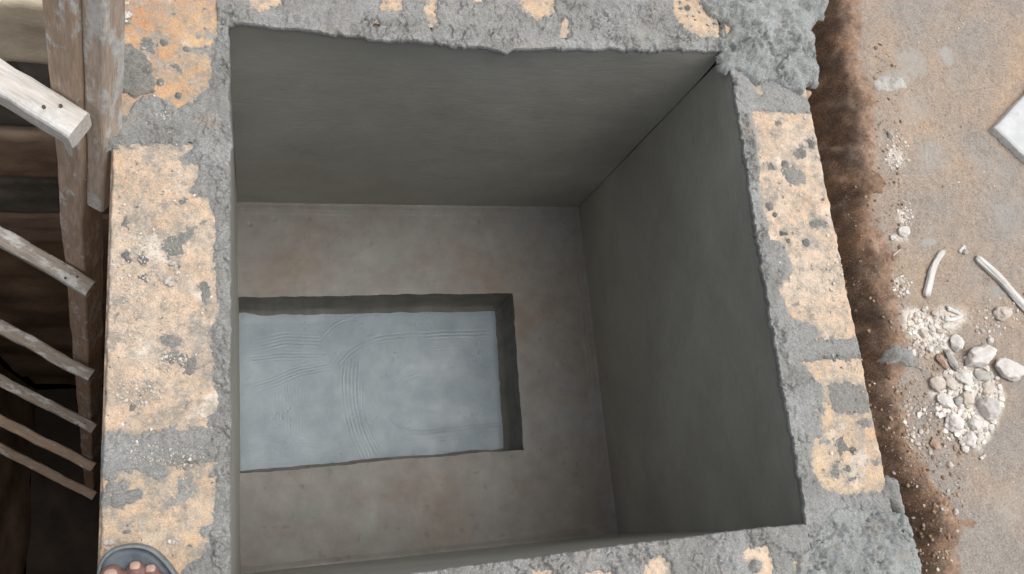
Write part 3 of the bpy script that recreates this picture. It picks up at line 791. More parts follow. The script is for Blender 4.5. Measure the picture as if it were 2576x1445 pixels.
for px, wpx, lam, amp in strokes:
    d, sg, par = polyline_dist(X, Y, smooth_line(atl(px, ZR)))
    k = 0.00094
    w = wpx * k
    env = sstep(1.0, 0.55, d / w) * sstep(0, 0.06, par) * sstep(1, 0.94, par)
    ph = (d * sg) / (lam * k) * 2 * np.pi
    prof = np.sin(ph + 1.5 * fbm(X, Y, 15, 2, 104)) * (0.6 + 0.5 * fbm(X * 0 + d * sg * 200, X * 0, 1, 2, 105))
    Z = Z * 1.0 + env * amp * 0.0013 * prof * np.clip(0.55 + 1.4 * fbm(X, Y, 9, 3, 106), 0, 1.2)
# dragged, torn skin near the right side
tear = fbm(X * 0.35, Y, 170, 3, 110, 0.6) * sstep(0.50, 0.58, X) * sstep(0.645, 0.60, X)
Z = Z - 0.0016 * np.clip(tear - 0.22, 0, 0.5) * 2 * (fbm(X, Y, 14, 2, 113) > -0.1)
pit_ = worley(X, Y, 60, 4)[0]
Z = Z - 0.0010 * (1 - sstep(0.05, 0.16, pit_)) * (fbm(X, Y, 12, 2, 112) > 0.3)
# the cement was drawn up against the left end and the far side
Z = Z + 0.010 * sstep(0.03, -0.03, X) * 0.4 + 0.006 * sstep(0.53, 0.575, Y) * sstep(0.4, 0.0, X)
mesh_obj('sump_bottom', np.stack([X, Y, Z], -1).reshape(-1, 3), grid_faces(*X.shape), MT['wet'], chamber_floor)

# ------------------------------------------------------------------ ladder pit on the left
PX0, PX1, PY0, PY1, PZ = -1.0, XW - 0.164 + 0.004, -1.0, 0.815, -3.3
V = [(PX0, PY0, PZ), (PX1, PY0, PZ), (PX1, PY1, PZ), (PX0, PY1, PZ), (PX0, PY0, 0), (PX1, PY0, 0), (PX1, PY1, 0), (PX0, PY1, 0)]
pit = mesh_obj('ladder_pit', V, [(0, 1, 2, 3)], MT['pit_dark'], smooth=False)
tag(pit, kind='structure')
def pit_side(p, q, z0, z1, seed, mat, parent, inward):
    n = 60; mth = 50
    A, B = np.meshgrid(np.linspace(0, 1, n), np.linspace(0, 1, mth), indexing='ij')
    X = p[0] + (q[0] - p[0]) * A; Y = p[1] + (q[1] - p[1]) * A; Z = z0 + (z1 - z0) * B
    L = math.hypot(q[0] - p[0], q[1] - p[1])
    w = 0.03 * fbm(A * L, Z, 3, 4, seed)
    X = X + inward[0] * w; Y = Y + inward[1] * w
    return mesh_obj('pit_side', np.stack([X, Y, Z], -1).reshape(-1, 3), grid_faces(n, mth), mat, parent)
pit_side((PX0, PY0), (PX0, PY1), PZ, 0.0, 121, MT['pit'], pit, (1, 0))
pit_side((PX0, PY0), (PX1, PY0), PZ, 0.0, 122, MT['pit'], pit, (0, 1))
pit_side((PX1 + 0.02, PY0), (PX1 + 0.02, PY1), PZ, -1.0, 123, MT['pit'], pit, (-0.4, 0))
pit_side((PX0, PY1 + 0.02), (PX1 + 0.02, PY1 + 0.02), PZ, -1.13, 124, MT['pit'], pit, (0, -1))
pw = empty('pit_wall', (-0.9, PY1 + 0.07, -1.1))
tag(pw, 'dim block wall with grey and brown courses at the far end of the ladder pit', 'wall')
courses = [(-0.002, -0.196, 'pit_block', 0.000), (-0.206, -0.47, 'pit_grey', 0.014), (-0.482, -0.70, 'pit_brown', 0.004), (-0.712, -0.93, 'pit_grey', 0.010), (-0.942, -1.16, 'pit_brown', 0.012)]  # courses differ in tone: pale tan, dark grey, brown
for ci, (zt, zb, mt, off) in enumerate(courses):
    x = PX0 + (0.0 if ci % 2 else 0.22) - 0.3
    while x < PX1:
        x0, x1 = max(x, PX0 - 0.1), min(x + 0.445, PX1 + 0.02)
        x += 0.46
        if x1 - x0 < 0.05: continue
        nx, nz = max(4, int((x1 - x0) / 0.012)), 18
        A, B = np.meshgrid(np.linspace(x0, x1, nx), np.linspace(zb, zt, nz), indexing='ij')
        ed = np.minimum.reduce([A - x0, x1 - A, B - zb, zt - B])
        Yf = PY1 - 0.004 + off + 0.006 * fbm(A, B, 14, 4, 130 + ci) + 0.008 * (1 - sstep(0, 0.012, ed))
        Vf = np.stack([A, Yf, B], -1).reshape(-1, 3); Vb = Vf.copy(); Vb[:, 1] = PY1 + 0.14
        F = grid_faces(nx, nz); n0 = len(Vf)
        ring = np.concatenate([np.arange(nx) * nz, (nx - 1) * nz + np.arange(1, nz), np.arange(nx - 2, -1, -1) * nz + nz - 1, np.arange(nz - 2, 0, -1)])
        k = len(ring)
        bk = Vf[ring].copy(); bk[:, 1] = PY1 + 0.14
        S_ = np.stack([ring, n0 + np.arange(k), n0 + (np.arange(k) + 1) % k, np.roll(ring, -1)], -1)
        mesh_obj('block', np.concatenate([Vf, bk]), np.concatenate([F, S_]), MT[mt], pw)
box('mortar_bed', (PX0 - 0.1, PX1, PY1 + 0.022, PY1 + 0.13, -1.15, -0.015), MT['pit_grey'], pw)

# ------------------------------------------------------------------ timber ladder
def beam(name, M4, length, w, h, mat, parent, seed, jit=0.0012, taper=0.0, bev=0.004, ends=True):
    """a rough-sawn timber along local z, worn arrises, slightly uneven"""
    r = np.random.RandomState(seed)
    nseg = max(6, int(length / 0.02))
    prof = []
    for sx, sy in ((1, 1), (-1, 1), (-1, -1), (1, -1)):
        c = [(sx * (w / 2), sy * (h / 2 - bev)), (sx * (w / 2 - bev * 0.35), sy * (h / 2 - bev * 0.35)), (sx * (w / 2 - bev), sy * (h / 2))]
        if sx * sy < 0: c = c[::-1]
        prof += c
    prof = np.array(prof)
    k = len(prof)
    V = []
    zs = np.linspace(0, length, nseg)
    for i, z in enumerate(zs):
        o = np.array([fbm(np.array(z), np.array(seed * 1.7), 4, 2, seed), fbm(np.array(z), np.array(seed * 2.9), 4, 2, seed + 1)]) * jit * 3
        sc = 1 - taper * z / length
        j = np.array([fbm(prof[:, 0] * 10 + z * 25, prof[:, 1] * 10 + seed, 1.0, 3, seed + 7), fbm(prof[:, 0] * 10 + z * 25, prof[:, 1] * 10 + seed, 1.0, 3, seed + 9)]).T * jit
        p = prof * sc + o + j
        V.append(np.column_stack([p, np.full(k, z)]))
    V = np.concatenate(V)
    F = [(i * k + a, i * k + (a + 1) % k, (i + 1) * k + (a + 1) % k, (i + 1) * k + a) for i in range(nseg - 1) for a in range(k)]
    F += [tuple(range(k - 1, -1, -1)), tuple((nseg - 1) * k + a for a in range(k))]
    me = bpy.data.meshes.new(name); me.from_pydata([tuple(map(float, v)) for v in V], [], F); me.materials.append(mat); me.update()
    o = bpy.data.objects.new(name, me); COL.objects.link(o)
    o.matrix_world = M4
    if parent is not None:
        o.parent = parent; o.matrix_parent_inverse = Matrix.Translation(-Vector(parent.location))
    return o
def frame(zv, xv, o):
    z = Vector(zv).normalized(); x = Vector(xv); x = (x - x.dot(z) * z).normalized(); y = z.cross(x)
    return Matrix(((x[0], y[0], z[0], o[0]), (x[1], y[1], z[1], o[1]), (x[2], y[2], z[2], o[2]), (0, 0, 0, 1)))
ld = Vector((-0.145, -0.109, -0.983)).normalized()
lr = Vector((0.856, -0.517, 0)); lr = (lr - lr.dot(ld) * ld).normalized()
l3 = -(lr.cross(ld)).normalized()                       # the side of the ladder the rungs are nailed to
STEP = 0.558
pm = Vector(at(164, 325, 0.03))
ladder = empty('ladder', tuple(pm + ld * 2.9))
tag(ladder, 'makeshift wooden ladder smeared with cement leaning down into the dark left pit', 'ladder')
sc0 = pm - l3 * 0.03
beam('stile', frame(ld, lr, sc0 - ld * 0.75), 3.55, 0.042, 0.060, MT['wood_low'], ladder, 3)
beam('stile', frame(ld, lr, sc0 - lr * 0.46 - ld * 0.75), 3.55, 0.045, 0.060, MT['wood_low'], ladder, 4)
beam('splice_timber', frame(ld, lr, sc0 + lr * 0.037 - l3 * 0.004 - ld * 0.75), 0.97, 0.030, 0.046, MT['wood'], ladder, 5)
r0 = pm + l3 * 0.021 + lr * 0.040 - ld * 0.068
tweak = [(0.0, 0.044, 0.044, 0.0), (0.008, 0.030, 0.032, 0.01), (0.006, 0.030, 0.030, 0.005), (0.004, 0.028, 0.030, 0.0), (0.0, 0.034, 0.034, 0.0), (0.0, 0.034, 0.034, 0.0)]
for k, (dx, w, h, dz) in enumerate(tweak):
    p = r0 + ld * (STEP * k) + lr * dx
    rg = beam('rung', frame(-lr + Vector((0, 0, 0.01 * (k % 2))), (0, 0, 1), p), 0.60, w, h, MT['wood_rung'] if k == 0 else MT['wood_grey'] if k < 4 else MT['wood_low'], ladder, 20 + k, 0.0034, -0.05, 0.006)
    for a_, b_ in ((0.030, 0.006), (0.045, -0.007)):      # nail heads at the stile
        if k < 4:
            me = bpy.data.meshes.new('nail'); bm = bmesh.new()
            bmesh.ops.create_cone(bm, cap_ends=True, segments=10, radius1=0.0024, radius2=0.0022, depth=0.003)
            bm.to_mesh(me); bm.free(); me.materials.append(MT['iron'])
            no = bpy.data.objects.new('nail', me); COL.objects.link(no); no.parent = rg
            no.location = (w / 2 + 0.0005, b_, a_); no.rotation_euler = (0, math.pi / 2, 0)

# ------------------------------------------------------------------ the ground right of the chamber
ZG = -0.12
XO = XE + 0.174
bx = atl([(2150, -60), (2150, 0), (2165, 120), (2190, 260), (2195, 330), (2185, 400), (2225, 480), (2215, 560), (2235, 640), (2240, 720), (2270, 800), (2285, 900), (2255, 960), (2280, 1010), (2300, 1100), (2330, 1200), (2400, 1280), (2420, 1330), (2390, 1390), (2400, 1460)], -0.13)
bo = np.argsort(bx[:, 1])
def bound(Y): return np.interp(Y, bx[bo, 1], bx[bo, 0])
def ground_z(X, Y):
    X = np.asarray(X, float); Y = np.asarray(Y, float)
    wob = 0.022 * fbm(X, Y, 7, 3, 140)
    w = bound(Y)
    tr = 1 - sstep(w - 0.175, w - 0.03, X + wob + 0.012 * fbm(X, Y, 30, 2, 149))
    tr = tr * sstep(1.75, 1.35, Y) * sstep(-0.95, -0.6, Y)
    z = ZG - 0.38 * tr ** 1.3 + 0.008 * fbm(X, Y, 4, 4, 142) + 0.0036 * fbm(X, Y, 30, 4, 143, 0.6) + 0.0020 * fbm(X, Y, 120, 4, 144, 0.75)
    z = z + tr * (0.020 * fbm(X, Y, 22, 4, 147, 0.65) + 0.008 * fbm(X, Y, 90, 3, 148, 0.7))
    f1, f2 = worley(X, Y, 70, 14)
    z = z + 0.006 * np.clip(0.42 - f1, 0, 1) * (fbm(X, Y, 10, 3, 146) - 0.15 + 1.1 * sstep(0.0, 0.5, tr) > 0.1)
    return z
gx = axis(XO - 0.03, 2.9, 1.08, 1.84, 0.0026, 0.02); gy = axis(-1.3, 2.2, -0.24, 1.16, 0.0026, 0.025)
X, Y = np.meshgrid(gx, gy, indexing='ij')
Z = ground_z(X, Y)
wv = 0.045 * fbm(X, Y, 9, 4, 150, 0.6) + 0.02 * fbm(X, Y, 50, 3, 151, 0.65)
damp_shade = sstep(0.025, -0.055, X - bound(Y) + wv) * np.clip(1.0 + 0.5 * fbm(X, Y, 18, 4, 152), 0.45, 1)  # wet band along the trench, also carrying its painted shadow
damp_shade = np.maximum(damp_shade, 0.8 * sstep(0.0, 0.02, sdf_box(X, Y, atl([(2330, 1290), (2400, 1295), (2470, 1310), (2455, 1335), (2380, 1330)], ZG)) + wv * 0.3))
cem = np.zeros_like(X); lime = np.zeros_like(X)
wsm = 0.006 * fbm(X, Y, 40, 4, 155, 0.6) + 0.01 * fbm(X, Y, 15, 3, 156)
for p, a, soft in (([(2362, 125), (2378, 110), (2395, 118), (2406, 160), (2390, 168), (2370, 150)], 0.8, 0.006), ([(2240, 130), (2290, 120), (2340, 135), (2330, 190), (2300, 205), (2255, 200)], 0.55, 0.02),
                   ([(2315, 600), (2340, 594), (2362, 605), (2355, 622), (2325, 622)], 0.85, 0.006), ([(2210, 190), (2250, 170), (2290, 190), (2280, 225), (2230, 225)], 0.6, 0.01),
                   ([(2250, 240), (2330, 220), (2350, 300), (2290, 340), (2255, 300)], 0.35, 0.03), ([(2280, 350), (2400, 330), (2390, 430), (2320, 450)], 0.4, 0.03), ([(2450, 490), (2580, 470), (2580, 600), (2520, 620)], 0.35, 0.04),
                   ([(2430, 380), (2560, 420), (2560, 460), (2440, 450)], 0.3, 0.03), ([(2445, 1165), (2475, 1170), (2478, 1195), (2450, 1190)], 0.7, 0.008), ([(2480, 1230), (2590, 1200), (2590, 1330), (2500, 1330)], 0.35, 0.03),
                   ([(2480, 710), (2530, 720), (2545, 760), (2500, 750)], 0.5, 0.01)):
    cem = np.maximum(cem, a * sstep(-0.2 * soft, soft, sdf_box(X, Y, atl(p, ZG), 0.06) + wsm * (1.5 if soft > 0.015 else 0.6)))
for p, a, soft in (([(2340, 785), (2385, 765), (2435, 775), (2445, 815), (2400, 850), (2360, 840)], 0.75, 0.02), ([(2268, 780), (2300, 768), (2345, 790), (2370, 800), (2390, 850), (2400, 890), (2345, 895), (2300, 870), (2275, 830)], 0.95, 0.012), ([(2345, 945), (2420, 920), (2500, 930), (2530, 1000), (2520, 1070), (2465, 1140), (2415, 1110), (2370, 1050), (2340, 990)], 1.0, 0.015),
                   ([(2262, 528), (2280, 520), (2292, 545), (2280, 562), (2265, 560)], 0.9, 0.008), ([(2245, 705), (2262, 698), (2278, 720), (2265, 742), (2248, 735)], 0.9, 0.008), ([(2225, 370), (2270, 360), (2285, 400), (2250, 430), (2222, 410)], 0.55, 0.012), ([(2240, 590), (2290, 570), (2290, 610), (2255, 615)], 0.6, 0.01)):
    lime = np.maximum(lime, a * sstep(-0.3 * soft, soft, sdf_box(X, Y, atl(p, ZG), 0.06) + wsm))
ground_lime = lambda x, y: 0
V = np.stack([X, Y, Z], -1).reshape(-1, 3); F = grid_faces(*X.shape)
at_ = {'damp_shade': damp_shade.ravel(), 'cement': cem.ravel(), 'lime': lime.ravel()}
# coarse surroundings out to the horizon, a little lower where they pass under the fine sheet
far = [(-60, 60, 2.2, 60), (-60, 60, -60, -1.3), (2.9, 60, -1.3, 2.2), (-60, PX0, -1.3, 2.2), (PX0, XO, 0.985, 2.2), (PX0, XO, -1.3, PY0), (XW - 0.10, XE + 0.10, PY0, YS - 0.16), (XW - 0.10, XE + 0.10, YN + 0.16, 1.0)]
n0 = len(V); ev, ef = [], []
for (a, b, c, d) in far:
    i = n0 + len(ev); zz = ZG - 0.004
    ev += [(a, c, zz), (b, c, zz), (b, d, zz), (a, d, zz)]; ef.append((i, i + 1, i + 2, i + 3))
V = np.concatenate([V, np.array(ev)]); F = np.concatenate([F, np.array(ef)])
at_ = {k: np.concatenate([v, np.zeros(len(ev))]) for k, v in at_.items()}
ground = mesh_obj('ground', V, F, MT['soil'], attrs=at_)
tag(ground, 'dry brown site soil sloping into a moist trench beside the wall', kind='structure')

# ------------------------------------------------------------------ heaps of mortar
def heap(name, px, zb, height, mat, label, seed, amp=0.006, soft=0.03, lumps=(), res=0.0024, zpx=None, tilt=(0, 0), cat='mortar', group=None, big=0.5, drape=False):
    P = atl(px, zb if zpx is None else zpx)
    x0, y0 = P.min(0) - 0.01; x1, y1 = P.max(0) + 0.01
    X, Y = np.meshgrid(np.arange(x0, x1, res), np.arange(y0, y1, res), indexing='ij')
    d = poly_sdf(X, Y, P) + 0.007 * fbm(X, Y, 45, 4, seed, 0.65) + 0.003 * fbm(X, Y, 140, 2, seed + 1)
    prof = np.sqrt(np.clip(d / soft, 0, 1))
    f1, f2 = worley(X + 0.006 * fbm(X, Y, 40, 2, seed + 5), Y + 0.006 * fbm(X, Y, 40, 2, seed + 6), 38, seed)
    h = height * prof * (0.72 + big * fbm(X, Y, 14, 3, seed + 2) + 0.45 * (0.5 - f1))
    h = h + amp * sstep(0, 0.01, d) * crumble(X, Y, seed + 3) + 0.0014 * fbm(X, Y, 170, 3, seed + 11, 0.7) * sstep(0, 0.004, d)
    for lx, ly, lr_, lh in lumps:
        c = at(lx, ly, zb)
        h = h + lh * np.clip(1 - ((X - c[0]) ** 2 + (Y - c[1]) ** 2) / (lr_ * 0.00058) ** 2, 0, 1)
    zt = zb + h + tilt[0] * (X - P[:, 0].mean()) + tilt[1] * (Y - P[:, 1].mean())
    if drape:
        gz = ground_z(X, Y); zt = np.where(d > 0, h * 0.8 + gz, gz - 0.005)
    else:
        zt = np.where(d > 0, zt, zb - 0.004)
    k = np.maximum.reduce([d[:-1, :-1], d[1:, :-1], d[:-1, 1:], d[1:, 1:]]) > 0
    F = grid_faces(*X.shape, k)
    Vt = np.stack([X, Y, zt], -1).reshape(-1, 3); Vb = np.stack([X, Y, (zt - 0.010 if drape else np.minimum(zt - 0.003, zb - 0.006))], -1).reshape(-1, 3)
    V = np.concatenate([Vt, Vb]); F = np.concatenate([F, F[:, ::-1] + len(Vt)])
    V, F, _ = compact(V, F)
    o = mesh_obj(name, V, F, mat)
    tag(o, label, cat, group)
    return o
heap('mortar_heap', [(1812, 95), (1829, 122), (1817, 134), (1817, 163), (1835, 173), (1856, 160), (1880, 178), (1909, 205), (1939, 193), (1975, 205), (2005, 220), (2027, 228), (2043, 207), (2069, 207), (2061, 157), (2057, 110), (2061, 79), (2047, 69), (2055, 47), (2082, 37), (2084, -60), (1760, -60), (1775, -5), (1790, 26), (1827, 41), (1850, 60), (1835, 85)], 0.002, 0.028, MT['mortar_fresh'],
     'large pale heap of wet mortar on the far right corner of the chamber wall', 201, 0.0085, 0.04, [(1865, 45, 40, 0.004), (1960, 150, 50, 0.008), (2030, 180, 40, 0.008), (1985, 60, 45, 0.008), (1830, 150, 22, 0.006), (2060, 15, 30, 0.014), (1890, 110, 45, 0.006)], zpx=0.015)
heap('mortar_heap', [(2057, 1352), (2080, 1315), (2115, 1277), (2150, 1285), (2185, 1280), (2215, 1275), (2250, 1290), (2285, 1295), (2295, 1303), (2312, 1370), (2320, 1400), (2340, 1520), (2000, 1520), (2014, 1440), (2020, 1400), (2050, 1375)], 0.002, 0.014, MT['mortar_fresh'],
     'broad pale spread of wet mortar on the near right corner of the chamber wall', 211, 0.0068, 0.045, [(2220, 1320, 45, 0.006), (2260, 1380, 50, 0.007), (2120, 1390, 60, 0.006), (2180, 1430, 50, 0.006)], zpx=0.010)
heap('mortar_slab', [(2222, 1262), (2236, 1205), (2256, 1200), (2264, 1206), (2276, 1255), (2288, 1298), (2270, 1290), (2252, 1262), (2240, 1250)], -0.004, 0.012, MT['mortar'],
     'thin upright sliver of set mortar on the outer edge of the right wall', 216, 0.003, 0.012, zpx=0.005)
heap('mortar_lump', [(280, 118), (300, 106), (325, 105), (340, 120), (362, 132), (376, 150), (385, 175), (390, 205), (384, 225), (360, 228), (335, 236), (310, 228), (290, 215), (279, 205), (276, 160)], 0.0, 0.013, MT['mortar_mid'],
     'round dark lump of mortar on the orange block beside the ladder', 221, 0.0042, 0.03, zpx=0.008)
heap('mortar_lump', [(250, 362), (262, 335), (275, 322), (285, 330), (296, 350), (290, 368), (275, 366), (262, 372)], 0.004, 0.014, MT['mortar'],
     'small grey mortar lump squeezed between the ladder timber and the left wall', 231, 0.003, 0.012, zpx=0.012)
zt_ = float(ground_z(at(2271, 899, -0.15)[0], at(2271, 899, -0.15)[1]))
def ground_heap(px, h, mat, label, seed, name='mortar_splash', soft=0.015, amp=0.003, cat='mortar'):
    c = atl(px, -0.13).mean(0); z = float(ground_z(c[0], c[1]))
    return heap(name, px, z, h, mat, label, seed, amp, soft, zpx=z, cat=cat, drape=True)
ground_heap([(2236, 880), (2255, 868), (2290, 880), (2305, 900), (2300, 915), (2318, 930), (2290, 925), (2265, 912), (2240, 920), (2233, 900)], 0.014, MT['mortar'], 'grey mortar splash on the trench slope left of the white rubble', 241)
ground_heap([(2332, 1028), (2345, 1018), (2364, 1018), (2366, 1035), (2352, 1042), (2338, 1036)], 0.010, MT['mortar'], 'small bluish grey mortar lump left of the angular white stone', 243)
ground_heap([(2175, 436), (2195, 430), (2215, 440), (2228, 465), (2220, 485), (2190, 488), (2172, 470)], 0.009, MT['clod'], 'dark round soil clod on the edge of the trench', 245, 'soil_clod', 0.02, 0.004, 'clod')
ground_heap([(2195, 205), (2225, 190), (2270, 195), (2280, 222), (2240, 232), (2205, 228)], 0.010, MT['stone_grey'], 'crumbly grey mound at the trench edge beside the far mortar heap', 247, 'soil_clod', 0.02, 0.005, 'clod')

# ------------------------------------------------------------------ stones and rubble
import bmesh
from mathutils import noise as mnoise
def stone(name, cx, cy, w, h, rot, mat, label, seed, cat='stone', angular=0.35, tall=0.55, lift=0.0, group=None, sub=4, onwall=False):
    """rubble piece w by h (picture units of its place), turned by rot degrees"""
    g0 = at(cx, cy, -0.11)
    z = float(ground_z(g0[0], g0[1])) if not onwall else 0.0
    g = at(cx, cy, z + 0.01)
    k = (CAM_H - z) / FPX * 1.03
    a, b = w * k / 1.72, h * k / 1.72
    c = min(a, b) * tall * 1.15
    bm = bmesh.new(); bmesh.ops.create_icosphere(bm, subdivisions=sub, radius=1)
    r = random.Random(seed); off = Vector((r.random() * 50, r.random() * 50, r.random() * 50))
    angular = max(angular, 0.5); tall *= 0.8
    planes = [(Vector((r.gauss(0, 1), r.gauss(0, 1), r.gauss(0, 0.8))).normalized(), 0.66 + 0.26 * r.random()) for _ in range(15)]
    for v in bm.verts:
        p = v.co.copy()
        for n, d in planes:
            e = p.dot(n) - d
            if e > 0: p -= n * e * angular * 2.2 if angular * 2.2 < 1 else n * e
        f = 1 + 0.14 * mnoise.noise(v.co * 1.7 + off) + 0.10 * mnoise.noise(v.co * 3.7 + off) + 0.07 * mnoise.noise(v.co * 8 + off) + 0.04 * mnoise.noise(v.co * 18 + off)
        p *= f
        v.co = Vector((p.x * a, p.y * b, p.z * c))
    me = bpy.data.meshes.new(name); bm.to_mesh(me); bm.free()
    me.materials.append(mat); me.polygons.foreach_set('use_smooth', [True] * len(me.polygons))
    o = bpy.data.objects.new(name, me); COL.objects.link(o)
    o.location = (g[0], g[1], z + c * 0.5 + lift); o.rotation_euler = (0, 0, math.radians(rot))
    tag(o, label, cat, group)
    return o
RUB = 'white rubble beside the trench'
for i, (n, cx, cy, w, h, rot, mt, ang, tall, lab) in enumerate([
    ('stone', 2465, 899, 106, 66, 12, 'lime', 0.22, 0.7, 'largest white oval stone lying in the rubble'),
    ('stone', 2541, 930, 92, 66, -10, 'lime', 0.2, 0.65, 'knobbly white stone cut by the right edge of the picture'),
    ('stone', 2491, 1026, 66, 66, 20, 'lime', 0.18, 0.75, 'round white stone low in the rubble, the brightest ball'),
    ('stone', 2409, 861, 40, 50, 15, 'lime', 0.3, 0.7, 'chunky white stone touching the upper left of the largest oval stone'),
    ('stone', 2398, 902, 26, 70, 25, 'stone_grey', 0.15, 0.8, 'long greyish stone leaning against the left of the largest oval stone'),
    ('stone', 2375, 908, 22, 54, 33, 'brown_stone', 0.2, 0.7, 'narrow buff stone left of the long greyish stone'),
    ('stone', 2431, 952, 60, 36, -25, 'lime', 0.4, 0.6, 'flat white stone just below the largest oval stone'),
    ('stone', 2477, 943, 66, 34, -5, 'stone_grey', 0.35, 0.5, 'dull grey slab stone wedged under the largest oval stone'),
    ('stone', 2363, 966, 46, 46, -30, 'lime_pink', 0.3, 0.5, 'buff white stone at the left end of the lower rubble'),
    ('stone', 2395, 962, 54, 36, -38, 'lime_pink', 0.3, 0.55, 'buff stone between the left end stone and the flat white stone'),
    ('stone', 2384, 1008, 56, 40, -25, 'lime', 0.35, 0.5, 'broad white stone above the angular stone'),
    ('stone', 2491, 976, 50, 36, 10, 'lime_pink', 0.35, 0.5, 'pale stone directly above the round white stone'),
    ('stone', 2407, 1062, 60, 54, 20, 'lime', 0.55, 0.5, 'angular white stone left of the round white stone'),
    ('stone', 2447, 1104, 46, 38, 15, 'lime', 0.2, 0.6, 'lowest lumpy white stone of the rubble'),
    ('stone', 2455, 1066, 40, 38, 0, 'lime', 0.25, 0.6, 'white stone between the angular and the round stone'),
    ('stone', 2416, 1007, 28, 28, 30, 'stone_grey', 0.5, 0.6, 'small grey chip between the broad white stone and the round stone'),
    ('stone', 2440, 1000, 44, 40, 60, 'lime_pink', 0.3, 0.4, 'low pale stone left of the round white stone'),
    ('stone', 2528, 786, 62, 42, 12, 'lime_pink', 0.35, 0.6, 'buff white stone under the long bleached stick'),
    ('stone', 2497, 854, 19, 19, 0, 'lime', 0.15, 0.8, 'small round pebble alone above the largest oval stone'),
    ('stone', 2329, 838, 24, 28, 10, 'lime_pink', 0.2, 0.7, 'small buff stone in the white lime powder'),
    ('stone', 2360, 788, 28, 20, 0, 'lime_pink', 0.3, 0.6, 'small buff stone at the upper edge of the lime powder'),
    ('stone', 2359, 1117, 32, 28, 20, 'brown_stone', 0.6, 0.5, 'angular brown stone below the rubble'),
    ('stone', 2317, 1116, 20, 13, -10, 'lime_pink', 0.2, 0.7, 'small oval pebble left of the angular brown stone'),
    ('stone', 2280, 579, 44, 32, 20, 'lime', 0.35, 0.6, 'white stone high on the trench edge, larger of a pair'),
    ('stone', 2252, 595, 24, 18, 10, 'lime', 0.3, 0.6, 'smaller white stone beside the white stone on the trench edge'),
    ('stone', 2245, 336, 18, 26, 5, 'stone_grey', 0.15, 0.8, 'grey oval pebble at the trench edge near the far mortar heap'),
    ('stone', 2435, 631, 18, 18, 0, 'stone_grey', 0.1, 0.6, 'round grey pebble between the two bleached sticks'),
    ('stone', 2396, 1168, 18, 22, 20, 'lime_pink', 0.3, 0.7, 'buff pebble below the rubble near the trench'),
    ('stone', 2413, 1287, 16, 16, 0, 'lime', 0.3, 0.7, 'white pebble on the slope near the lower right corner'),
    ('stone', 2345, 875, 26, 22, 30, 'lime', 0.3, 0.6, 'white lump at the lower end of the lime powder'),
    ('stone', 2435, 1130, 22, 24, 0, 'lime', 0.3, 0.6, 'last small white lump below the lowest rubble stone'),
    ('stone', 2473, 1098, 26, 22, 0, 'lime', 0.3, 0.6, 'white lump right of the lowest rubble stone')]):
    stone(n, cx, cy, w, h, -rot if False else rot, MT[mt], lab, 300 + i, angular=ang, tall=tall, group=RUB if 760 < cy < 1140 else None)
def trunc_stone(): pass
o = stone('brick_fragment', 2044, 227, 40, 26, 38, MT['brown_stone'], 'brown block fragment poking out under the far mortar heap', 390, angular=0.9, tall=0.9, onwall=True, cat='fragment')
o.location.z = -0.012

# scattered grit: too small to pick apart
def grit(name, pts, sizes, shades, mat, kind='stuff', parent=None):
    bm = bmesh.new(); bmesh.ops.create_icosphere(bm, subdivisions=1, radius=1)
    bv = np.array([v.co[:] for v in bm.verts]); bf = np.array([[v.index for v in f.verts] for f in bm.faces]); bm.free()
    rs = np.random.RandomState(len(pts)); n = len(pts); kv = len(bv)
    jit = 1 + 0.32 * (rs.rand(n, kv, 1) - 0.5) * 2
    sc = np.stack([sizes * (0.7 + 0.7 * rs.rand(n)), sizes * (0.7 + 0.5 * rs.rand(n)), sizes * (0.45 + 0.35 * rs.rand(n))], -1)
    a = rs.rand(n) * 6.283; c, s = np.cos(a), np.sin(a)
    P = bv[None] * jit * sc[:, None, :]
    Q = np.stack([P[..., 0] * c[:, None] - P[..., 1] * s[:, None], P[..., 0] * s[:, None] + P[..., 1] * c[:, None], P[..., 2]], -1) + pts[:, None, :]
    F = (bf[None] + (np.arange(n) * kv)[:, None, None]).reshape(-1, 3)
    o = mesh_obj(name, Q.reshape(-1, 3), F, mat, parent, smooth=False, attrs={'shade': np.repeat(shades, kv)})
    if kind: o['kind'] = kind
    return o
def mat_grit():
    M = Mat('grit', 0.95, 0.1)
    M.col(M.ramp(M.attr('shade'), [(0.0, (0.16, 0.10, 0.065)), (0.35, (0.34, 0.25, 0.175)), (0.6, (0.42, 0.40, 0.36)), (1.0, (0.74, 0.69, 0.63))]))
    M.bump(M.noise(300, 3, 0.7), 0.4, 0.001)
    return M.m
MT['grit'] = mat_grit()
rs = np.random.RandomState(3)
px = []; sz = []; sh = []
def scatter(n, cx, cy, rx, ry, s0, s1, h0, h1):
    for _ in range(n):
        a, r = rs.rand() * 6.283, math.sqrt(rs.rand())
        px.append((cx + rx * r * math.cos(a), cy + ry * r * math.sin(a)))
        sz.append(s0 + (s1 - s0) * rs.rand() ** 4.5); sh.append(h0 + (h1 - h0) * rs.rand())
scatter(600, 2325, 840, 62, 62, 0.0005, 0.006, 0.35, 1.0)
scatter(800, 2430, 1010, 85, 120, 0.0006, 0.008, 0.55, 1.0)
scatter(220, 2250, 390, 35, 45, 0.0008, 0.0042, 0.4, 1.0)
scatter(160, 2272, 545, 22, 40, 0.0008, 0.004, 0.4, 1.0)
scatter(160, 2260, 722, 22, 26, 0.0008, 0.004, 0.5, 1.0)
scatter(700, 2215, 620, 60, 520, 0.0006, 0.0045, 0.0, 0.4)
scatter(350, 2280, 1230, 90, 260, 0.0006, 0.005, 0.0, 0.4)
scatter(1100, 2330, 1150, 100, 300, 0.0008, 0.0045, 0.0, 0.7)
